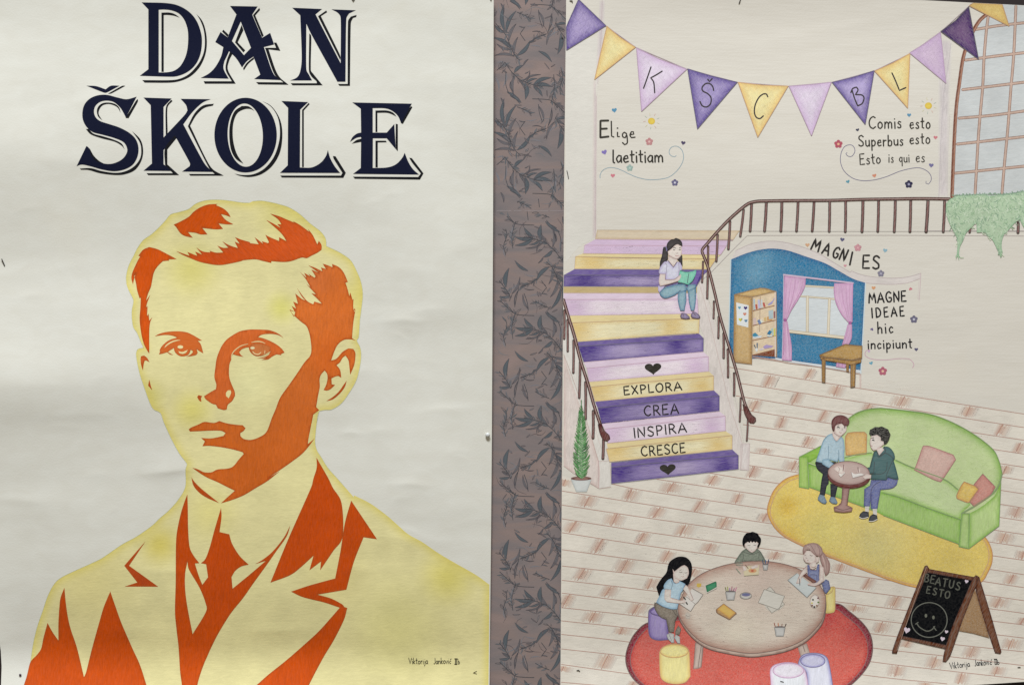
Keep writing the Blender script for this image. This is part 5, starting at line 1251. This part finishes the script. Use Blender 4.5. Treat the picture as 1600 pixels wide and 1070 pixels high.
stool('stool_drawing', 12, k3('1222,830 1240,800 1270,740 1320,728 1337,745 1335,1000 1320,1035 1270,1045 1222,1045'), k3('1225,825 1275,740 1318,728 1300,790 1260,815'), (222,206,130), (208,180,84), (186,146,72))
shape('table_leg', PR, 12, 'v', [(k1('1090,570 1145,545 1166,610 1110,632'), (194,172,156), (150,116,104), 3)], [(k1('1122,560 1135,600'), .9, (110,80,72))])
shape('table_leg', PR, 12, 'v', [(k1('482,540 530,560 517,690 500,698 470,700'), (194,172,156), (150,116,104), 3)], [(k1('517,560 505,640 498,695'), .9, (110,80,72)), (k1('482,545 470,700'), .8, (130,96,86)), (k1('530,565 517,690'), .8, (130,96,86))])
stool('stool_drawing', 15, k1('268,610 275,590 300,565 350,550 410,560 440,585 447,620 452,745 420,780 360,790 300,775 274,740'), ell(*k1('356,594')[0], 84/3.8095, 39/3.8095, 28), (230,214,138), (222,178,86), (196,140,70))
stool('stool_drawing', 15, k7('775,540 820,440 900,400 1020,390 1130,405 1215,455 1255,560 1310,900 1330,1250 940,1250 905,720 860,640 790,590'), ell(*k7('1000,512')[0], 19.2, 10.2, 28), (222,220,236), (136,128,190), (92,84,136), (198,194,214))
stool('stool_drawing', 22, k7('335,670 370,600 450,560 600,537 750,560 860,640 892,710 925,900 935,1250 362,1250 345,850'), ell(*k7('618,664')[0], 24, 11.6, 28), (238,230,232), (222,180,208), (190,146,180), (226,218,222))
TT = k1('378,350 400,270 450,190 530,130 640,88 760,65 900,60 1040,85 1140,130 1210,190 1250,250 1258,310 1240,400 1190,470 1120,530 1020,575 900,600 800,608 680,590 560,560 480,510 410,430')
a = R(28, 'h')
a.fill(TT + np.array([0.4, 5.4]), (196, 172, 152), edge=(140, 98, 84), ew=3, g=4)
a.line(catmull(TT + np.array([0.4, 5.4]), True), 1.2, (96, 66, 58), den=.85, closed=True)
a.fill(TT, (214, 198, 178), edge=(166, 118, 98), ew=22, g=4, kind='h', spots=[(1185, 900, 80, (206, 184, 166)), (1150, 990, 60, (218,204,180))])
hatch(a, [TT], 2200, 4, (8, 30), [(222, 208, 188), (188, 156, 138)], .16, .7, .04, 7, .03)
a.line(catmull(TT, True), 1.1, (104, 70, 62), den=.85, closed=True)
tbl = a.build('round_table_drawing', PR)
LN = (120, 108, 100)
def on_table(name, items, lines=(), lv=34): return shape(name, tbl, lv, 'f', items, lines)
on_table('open_book', [(k2('415,620 440,590 545,456 660,520 640,560 600,600 575,625 555,665 530,697')  , (214,206,194), (204,194,180), 2)], [(k2('415,620 530,697 575,625 600,605 660,520 545,456'), .9, (110,100,92)), (k2('480,540 530,580 578,620'), .6, LN), (k2('430,600 470,630'), .5, LN)])
on_table('sharpener', [(k2('592,415 600,402 640,405 640,435 615,446 595,438'), (206,172,66), None, 0)])
on_table('green_book', [(k2('675,435 690,420 790,380 805,400 806,455 700,508 688,500'), (206,196,180), None, 0), (k2('685,428 790,384 800,392 802,440 705,495 698,490'), (66,142,100), (40,104,70), 2)], [(k2('685,428 790,384'), .8, (34,80,56)), (k2('700,508 806,455'), .6, LN)])
on_table('orange_book', [(k1('605,348 650,312 727,368 720,378 685,408 610,368'), (190,150,96), (150,100,60), 1.5), (k1('612,345 650,314 722,364 685,398'), (220,180,84), (206,146,66), 3)], [(k1('605,348 612,368 685,408 727,370'), 1.0, (110,74,52)), (k1('605,348 650,312 727,368'), .7, (130,90,60))])
def cup(x, y, w_, h_, pc):
    a = R(34, 'f'); q = np.array([[x - w_/2, y - h_/2], [x + w_/2, y - h_/2], [x + w_*.34, y + h_/2], [x - w_*.36, y + h_/2]])
    for i, c in enumerate(pc): a.line([(x - w_*.36 + i*w_*.72/max(1, len(pc)-1), y - h_/2 + 3), (x - w_*.52 + i*w_*1.1/max(1, len(pc)-1), y - h_/2 - RND.uniform(5, 9))], 1.3, c)
    a.fill(ell(x, y - h_/2, w_/2, 2.2, 14), (120, 108, 104), same=False); a.fill(q, (196, 192, 184), edge=(150, 148, 142), ew=2, smooth=False)
    a.line(np.concatenate([q, q[:1]]), .7, (90, 86, 84), smooth=False, den=.8); a.build('pencil_cup', tbl)
cup(1141.5, 930, 16, 13, [(110,120,50), (150,160,60), (150,110,170), (170,90,120), (160,70,130), (200,120,150)])
cup(1218.5, 986, 17, 14, [(150,80,60), (200,120,80), (150,110,90), (90,70,60)])
cup(1196, 885.5, 8.5, 8.5, [(60,84,110), (80,104,140), (60,70,110)])
on_table('bead_dish', [(ell(*k3('270,838')[0], 9.2, 5.2), (200,194,182), (150,144,134), 2), (ell(*k3('272,825')[0], 6.6, 2.6), (120,116,150), None, 0)], [(ell(*k3('270,838')[0], 9.2, 5.2), .7, (104,96,90)), (k3('240,820 262,815 290,825'), 1.2, (80,100,140))])
on_table('blank_sheets', [(k3('558,728 735,935 700,985 580,1045 500,960 490,780'), (206,198,182), None, 0, 'f'), (k3('490,760 732,842 665,1005 418,920'), (210,203,188), None, 0)], [(k3('490,760 732,842 665,1005 418,920 490,760'), .8, (128,122,110)), (k3('515,765 560,728 622,795'), .7, (128,122,110)), (k3('700,905 735,935 580,1045 520,965'), .7, (128,122,110))])
on_table('drawing_sheet', [(k3('770,652 882,568 1110,745 1000,860'), (200,204,198), (188,194,190), 4)], [(k3('770,652 1000,860 1110,745'), 1.0, (110,112,110)), (k3('770,652 882,568'), .7, (130,126,120))])
on_table('paint_palette', [(ell(*k3('1092,905')[0], 7.4, 10.4, 20, rot=6), (226,216,202), (206,186,172), 1.5)], [(ell(*k3('1092,905')[0], 7.4, 10.4, 20, rot=6), .7, (150, 130, 118))])
a = R(38, 'f'); a.level += 1
for x, y, c in [(1072,885,(60,70,50)), (1133,865,(130,90,90)), (1135,915,(110,130,70)), (1060,925,(214,196,100)), (1062,955,(120,70,60)), (1088,970,(40,36,36)), (1118,955,(150,110,80))]: a.fill(ell(*k3(f'{x} {y}')[0], 1.6, 1.4, 8), c, same=True)
a.build('paint_dab', tbl)
on_table('painting', [(k3('232,485 430,472 425,585 250,602'), (214,198,158), (200,186,150), 2), (ell(*k3('350,538')[0], 6.5, 3.6), (208,140,90), (212,170,120), 4), (ell(*k3('348,540')[0], 2.2, 1.4), (190,90,64), None, 0)], [(k3('250,602 425,588'), .8, (130,120,90)), (k3('155,515 205,575'), 1.4, (120,134,110))])
shape('crumpled_paper', tbl, 34, 'f', [(k2('470,720 500,700 530,730 520,775 480,770'), (200,188,172), (186,172,156), 2)], [(k2('480,730 500,750 520,740'), .6, LN)])
SW = (216, 206, 192)
child('drawn_girl', (1063, 1003), [
 ('hair', [(k2('345,150 400,125 470,128 520,165 542,220 540,300 515,400 500,422 440,490 420,500 330,400 250,450 200,535 170,440 215,365 275,290 292,220 310,180'), (26,25,27), None, 0, 'ink')], []),
 ('trousers', [(k2('370,900 400,840 430,880 412,942 370,935'), (142,130,114), (104,94,84), 2), (k2('152,600 180,612 300,655 388,672 392,740 370,800 355,912 305,916 275,782 200,742 150,655'), (142,130,114), (98,88,78), 4)], [(k2('335,672 380,740'), .9, (70,62,56)), (k2('275,782 300,900'), .7, (84,74,66))]),
 ('shoe', [(k2('278,940 310,918 355,930 357,1020 330,1022 292,982'), (196,194,186), (160,160,154), 2)], [(k2('300,925 330,1000'), .6, (120,116,112))]), ('shoe', [(k2('358,970 375,935 415,960 420,1030 392,1028'), (196,194,186), (160,160,154), 2)], []),
 ('t_shirt', [(k2('330,350 352,392 410,378 475,410 462,440 448,480 430,500 410,580 388,672 330,672 240,645 168,602 200,540 232,470 250,460 250,420 290,368'), (178,200,208), (124,160,184), 5)], [(k2('250,462 325,470'), .8, (84,112,130)), (k2('325,470 338,410 325,375'), .8, (84,112,130)), (k2('345,378 370,402 408,392'), 1.0, (90,104,112)), (k2('446,480 474,412'), .9, (80,108,128)), (k2('168,602 240,645 330,674'), .9, (80,108,128))]),
 ('head', [(k2('345,300 352,388 378,402 410,390 412,370'), SW, SKE, 2), (k2('340,252 360,280 430,225 465,212 500,240 510,300 490,350 440,372 412,370 372,350 352,310'), SW, SKE, 2)], [(k2('410,283 425,290 440,285'), .8, (110,90,84)), (k2('465,292 480,295 495,287'), .8, (110,90,84)), (k2('412,268 435,258'), .7, (120,96,90)), (k2('430,330 445,335 460,328'), .8, (180,130,120)), (k2('452,300 456,318'), .5, SKL)]),
 ('arm', [(k2('450,462 478,418 500,440 522,485 560,575 530,588 500,530'), SW, SKE, 2), (k2('260,465 325,468 320,552 420,580 470,578 475,604 400,612 280,597 256,562'), SW, SKE, 2)], [(k2('455,545 475,570'), 1.9, (34,32,32)), (k2('482,600 495,620'), 1.9, (34,32,32)), (k2('320,552 420,580'), .6, SKL), (k2('280,597 400,612'), .6, SKL), (k2('522,485 560,575'), .6, SKL)]),
])
HG, HGE = (132, 138, 120), (94, 102, 88)
child('drawn_boy', (1173, 882), [
 ('hoodie', [(k3('220,312 270,275 345,330 410,275 445,312 480,370 505,420 510,435 482,455 440,432 230,432 240,475 215,500 185,495 132,450 150,410 180,370'), HG, HGE, 4)], [(k3('228,430 240,380 236,335'), .8, (74,80,70)), (k3('432,425 425,380 432,330'), .8, (74,80,70)), (k3('240,315 290,330 345,345 420,318 440,300'), .9, (74,80,70)), (k3('132,450 180,370 222,312'), .7, (84,90,78)), (k3('510,435 480,370 445,312'), .7, (84,90,78))]),
 ('head', [(k3('255,215 300,188 400,192 420,220 408,260 388,292 345,325 290,287 262,250'), SW, SKE, 2)], [(k3('292,232 310,240 325,232'), .8, (110,92,86)), (k3('362,232 380,238 395,230'), .8, (110,92,86)), (k3('330,290 345,292'), .8, (180,130,120)), (k3('300,300 345,325 385,298'), .7, SKL)]),
 ('hair', [(k3('228,200 240,140 262,108 280,90 320,84 350,74 385,86 410,95 432,130 452,160 446,210 432,240 415,272 405,250 425,205 400,192 385,205 365,190 345,205 330,185 315,208 295,192 262,215 250,240 262,268 240,245'), (24,23,25), None, 0, 'ink')], []),
 ('hand', [(k3('230,480 270,490 285,530 240,545 235,510'), SW, SKE, 2), (k3('370,475 415,470 418,500 350,520 320,500'), SW, SKE, 2)], [(k3('265,470 298,512'), 1.3, (130,90,80))]),
])
child('drawn_girl', (1290, 930), [
 ('hair', [(k3('1180,300 1205,330 1250,400 1278,470 1262,560 1222,602 1190,500 1155,390'), (178,146,134), (140,104,96), 4, 'v')], [(k3('1200,360 1230,450 1225,560'), .8, (130,92,86)), (k3('1180,360 1215,470 1215,560'), .7, (206,178,164))]),
 ('dress', [(k3('1180,700 1222,640 1262,660 1282,750 1232,815 1205,790'), (122,128,162), (84,88,124), 3), (k3('1003,470 1027,470 1042,530 1110,532 1128,460 1150,465 1147,640 1192,692 1120,700 1010,600'), (132,138,168), (88,90,134), 3)], [(k3('1040,585 1115,590 1120,650'), .9, (66,62,110))]),
 ('head', [(k3('1030,450 1108,420 1112,500 1070,525 1035,510'), SK, SKE, 2), (k3('965,340 990,300 1040,300 1105,362 1108,420 1050,456 990,440 958,390'), SK, SKE, 2), (k3('1108,390 1150,365 1140,430 1110,450'), SK, SKE, 2)], [(k3('1038,352 1055,362 1070,358'), .8, (110,84,80)), (k3('975,350 985,358'), .7, (110,84,80)), (k3('1000,410 1018,412'), .8, (180,120,112)), (k3('958,390 970,420 990,440 1050,456'), .7, SKL), (k3('1050,490 1080,500 1105,485'), .8, (150,110,90)), (k3('985,372 990,390 1005,392'), .6, SKL)]),
 ('hair', [(k3('950,282 970,235 1040,210 1120,215 1178,270 1190,330 1150,372 1125,362 1108,362 1060,320 1035,290 1000,290 966,340 948,315'), (182,152,140), (146,112,102), 4, 'v')], [(k3('1040,225 1080,290 1110,350'), .8, (132,96,90)), (k3('1000,240 1040,270 1050,300'), .7, (206,180,166)), (k3('1120,230 1150,290 1150,350'), .7, (132,96,90))]),
 ('chair_back', [(k3('940,590 980,578 1118,665 1082,692'), (136,92,80), (100,62,54), 2)], []),
 ('arm', [(k3('998,482 1002,560 942,610 920,690 870,690 888,640 938,545'), SK, SKE, 2.5), (k3('1150,462 1200,500 1202,660 1100,720 1005,705 1012,690 1110,682 1150,650'), SK, SKE, 3)], [(k3('908,632 915,710'), 1.2, (90,100,104)), (k3('1012,712 1100,722 1190,675'), .7, SKL), (k3('998,482 938,545 890,640'), .7, SKL), (k3('1150,480 1152,600'), .6, SKL)]),
])
# blackboard easel
k4 = T(1380, 860, 5.095)
a = R(30, 'd')
a.fill(k4('730,300 845,690 720,655 575,628'), (164, 130, 92), edge=(140, 104, 70), ew=4, kind='s', smooth=False)
BW, BWE = (118, 78, 56), (74, 42, 30)
a.fill(k4('748,195 765,205 850,480 942,800 932,818 890,810 800,540 735,300'), BW, edge=BWE, ew=3, corner=25)
a.fill(k4('340,165 715,230 520,750 145,680'), (22, 22, 23), smooth=False, kind='ink')
a.fill(k4('355,140 722,205 712,235 338,168'), BW, edge=BWE, ew=2.4, smooth=False)
a.fill(k4('145,672 510,748 500,780 138,697'), BW, edge=BWE, ew=2.4, smooth=False)
a.fill(k4('330,118 350,112 368,140 250,420 150,685 108,815 70,812 72,790 110,680 200,450'), BW, edge=BWE, ew=2.8, corner=25)
a.fill(k4('738,190 765,207 700,380 630,560 535,830 500,882 472,878 488,790 545,610 620,430 715,215'), BW, edge=BWE, ew=2.8, corner=25)
a.line(k4('745,200 745,320'), .8, (70, 40, 30)); a.line(k4('735,225 560,640 500,870'), .7, (64, 38, 28), den=.8); a.line(k4('345,125 110,790'), .6, (160, 118, 88), den=.7)
eas = a.build('blackboard_drawing', PR)
a = R(45, 'ink'); OL = (92, 92, 80)
def gl(ch, x, y, h, wf, ro, w_=2.1, c=OL):
    px, py = k4(f'{x} {y}')[0]
    for q in glyph(ch, px, py, h / 5.095, wf, ro)[0]: a.line(q, w_, c)
for ch, x, y in [('B',325,240), ('E',372,252), ('A',412,266), ('T',468,278), ('U',520,290), ('S',575,305)]: gl(ch, x, y, 62, .95, 11)
for ch, x, y in [('E',342,332), ('S',392,345), ('T',440,358), ('O',488,370)]: gl(ch, x, y, 56, .95, 11)
a.line(catmull(ell(*k4('366,547')[0], 143/5.095, 138/5.095, 30), True), 1.5, (112, 112, 100), closed=True)
for x, y in [(340, 513), (400, 527)]: a.fill(ell(*k4(f'{x} {y}')[0], 2.0, 3.0, 10), (112, 112, 96), same=True)
a.line(k4('270,578 290,605 345,635 385,625 410,598'), 1.7, (104, 104, 92)); a.line(k4('258,580 278,565'), 1.6, (104, 104, 92)); a.line(k4('400,600 422,630'), 1.6, (104, 104, 92))
for x, y, s_2 in [(188,632,50), (503,643,28), (472,700,36), (663,243,30)]:
    q = k4(f'{x} {y}')[0]; heart(a, q[0], q[1], s_2/5.095, s_2/5.095, (214, 196, 204), 12)
a.build('chalk_writing', eas)
s_ = R(20, 'ink')
text(s_, 'Viktorija', 1484.5, 1043.5, 1515.5, 1040, 10, 0.9, (34, 42, 46), .1)
text(s_, 'Jankovi', 1523, 1039.5, 1545, 1037, 10, 0.9, (34, 42, 46), .1)
text(s_, 'c', 1546.5, 1036.8, 1550, 1036.8, 8, 0.9, (34, 42, 46)); s_.line([(1548.4, 1030.5), (1549.8, 1028.5)], .8, (34, 42, 46))
s_.line([(1553, 1028.5), (1558, 1028.5)], 1.2, (30, 34, 36)); s_.line([(1554.3, 1036.5), (1557.8, 1036.5)], .9, (30, 34, 36)); s_.line([(1554.6, 1028.5), (1554.8, 1036)], 1.1, (30, 34, 36)); s_.line([(1557, 1028.5), (1557.2, 1036.3)], 1.0, (30, 34, 36))
text(s_, 'b', 1558.3, 1036.6, 1561.5, 1036.6, 7, 0.9, (34, 42, 46))
s_.build('signature', PR)

# ================================================================== PINS AND STAPLES
def at(side, x, y, lift=0): return Vector(place(side, np.array([float(x)]), np.array([float(y)]), lift)[0])
M_WHITE = plain_mat('white_plastic', (0.72, 0.72, 0.68), 0.35, 0, 0.03)
M_STEEL = plain_mat('dark_steel', (0.06, 0.055, 0.05), 0.4, 0.8, 0.2)
M_PLUM = plain_mat('dark_plastic', (0.06, 0.025, 0.05), 0.25, 0, 0.1)
def pin(side, x, y, r, mat, label, tilt=(0, 0)):
    prof = [(0, 0), (r * .35, 0), (r * .4, r * .35), (r * .9, r * .5), (r, r * .8), (r * .85, r * 1.15), (r * .45, r * 1.35), (0, r * 1.4)]
    bm = bmesh.new(); n = 20; rings = []
    for rr_, z in prof:
        rings.append([bm.verts.new((rr_ * math.cos(i * 2 * math.pi / n), -z, rr_ * math.sin(i * 2 * math.pi / n))) for i in range(n)] if rr_ > 0 else [bm.verts.new((0, -z, 0))])
    for a_, b_ in zip(rings, rings[1:]):
        for i in range(n):
            j = (i + 1) % n
            f = [a_[i % len(a_)], a_[j % len(a_)], b_[j % len(b_)], b_[i % len(b_)]]
            f = list(dict.fromkeys(f))
            if len(f) > 2: bm.faces.new(f)
    bmesh.ops.recalc_face_normals(bm, faces=bm.faces)
    for f in bm.faces: f.smooth = True
    me = bpy.data.meshes.new('push_pin'); bm.to_mesh(me); bm.free(); me.materials.append(mat)
    o = bpy.data.objects.new('push_pin', me); C.objects.link(o); o.location = at(side, x, y); o.rotation_euler = (tilt[0], 0, tilt[1])
    tag(o, label, 'pin', 'pins holding the posters')
pin('L', 762, 678.5, 0.0033, M_WHITE, 'white round push pin at the right edge of the portrait poster')
pin('L', 32, 1053, 0.0018, M_PLUM, 'dark shiny pin near the bottom left corner of the portrait poster')
def staple(side, pts, w_, label, lift=0.0004, name='staple'):
    """bent wire lying on the sheet"""
    p = [at(side, x, y, lift + z) for x, y, z in pts]
    cu = bmesh.new(); n = 6; rings = []
    r = w_ * S / 2
    for i, q in enumerate(p):
        t = (p[min(i + 1, len(p) - 1)] - p[max(i - 1, 0)]).normalized()
        u_ = t.cross(Vector((0, 1, 0))); u_ = u_.normalized() if u_.length > .01 else Vector((1, 0, 0)); v_ = t.cross(u_)
        rings.append([cu.verts.new(q - p[0] + u_ * r * math.cos(k * 2 * math.pi / n) + v_ * r * math.sin(k * 2 * math.pi / n)) for k in range(n)])
    for a_, b_ in zip(rings, rings[1:]):
        for i in range(n): cu.faces.new((a_[i], a_[(i + 1) % n], b_[(i + 1) % n], b_[i]))
    cu.faces.new(rings[0]); cu.faces.new(rings[-1])
    bmesh.ops.recalc_face_normals(cu, faces=cu.faces)
    me = bpy.data.meshes.new(name); cu.to_mesh(me); cu.free(); me.materials.append(M_STEEL)
    o = bpy.data.objects.new(name, me); C.objects.link(o); o.location = p[0]
    tag(o, label, name.split('_')[0], name + 's fixing the sheets')
staple('L', [(2.5, 404, .0016), (3.2, 405.5, .0012), (7, 414, .0004), (7.6, 415.5, -.001)], 1.5, 'slanting dark staple at the left edge of the portrait poster')
staple('L', [(745, 1047.2, 0), (739.5, 1049.6, .0004), (745, 1051.6, 0)], .8, 'small bent wire staple below the signature on the portrait poster')
staple('R', [(885.6, 266, 0), (886.8, 270, .0006), (888.2, 278, .0004), (888.6, 280, -.001)], 1.0, 'thin upright staple on the left edge of the school hall poster')
staple('R', [(1157.5, -2, 0), (1156, 2, .0008), (1154.6, 6, 0)], 1.2, 'short staple at the top edge above the bunting')
staple('R', [(1219, 1063.2, 0), (1222, 1063.6, .0004), (1224.5, 1064.6, 0)], 1.3, 'tiny dark staple on the pink stool drawing')
staple('R', [(1590, 1041.6, 0), (1592.5, 1041, .0004), (1594.6, 1041.6, 0)], 1.0, 'tiny staple in the bottom right corner of the school hall poster')
staple('R', [(901, 1046.4, 0), (904, 1045.6, .0006), (906, 1047.6, 0)], 1.2, 'tiny grey staple on the floor boards at bottom left of the school hall poster')
staple('R', [(890, 1.2, 0), (894, 1, .0006), (894.4, 4, 0)], 1.4, 'dark staple beside the first violet pennant')
staple('L', [(550, -1, 0), (552, 1, .0006), (554, -1, 0)], 1.6, 'dark staple at the top edge above the letter N')
staple('L', [(766, -1, 0), (767, .5, .0006), (768, -1, 0)], 1.2, 'tiny staple at the top right corner of the portrait poster')
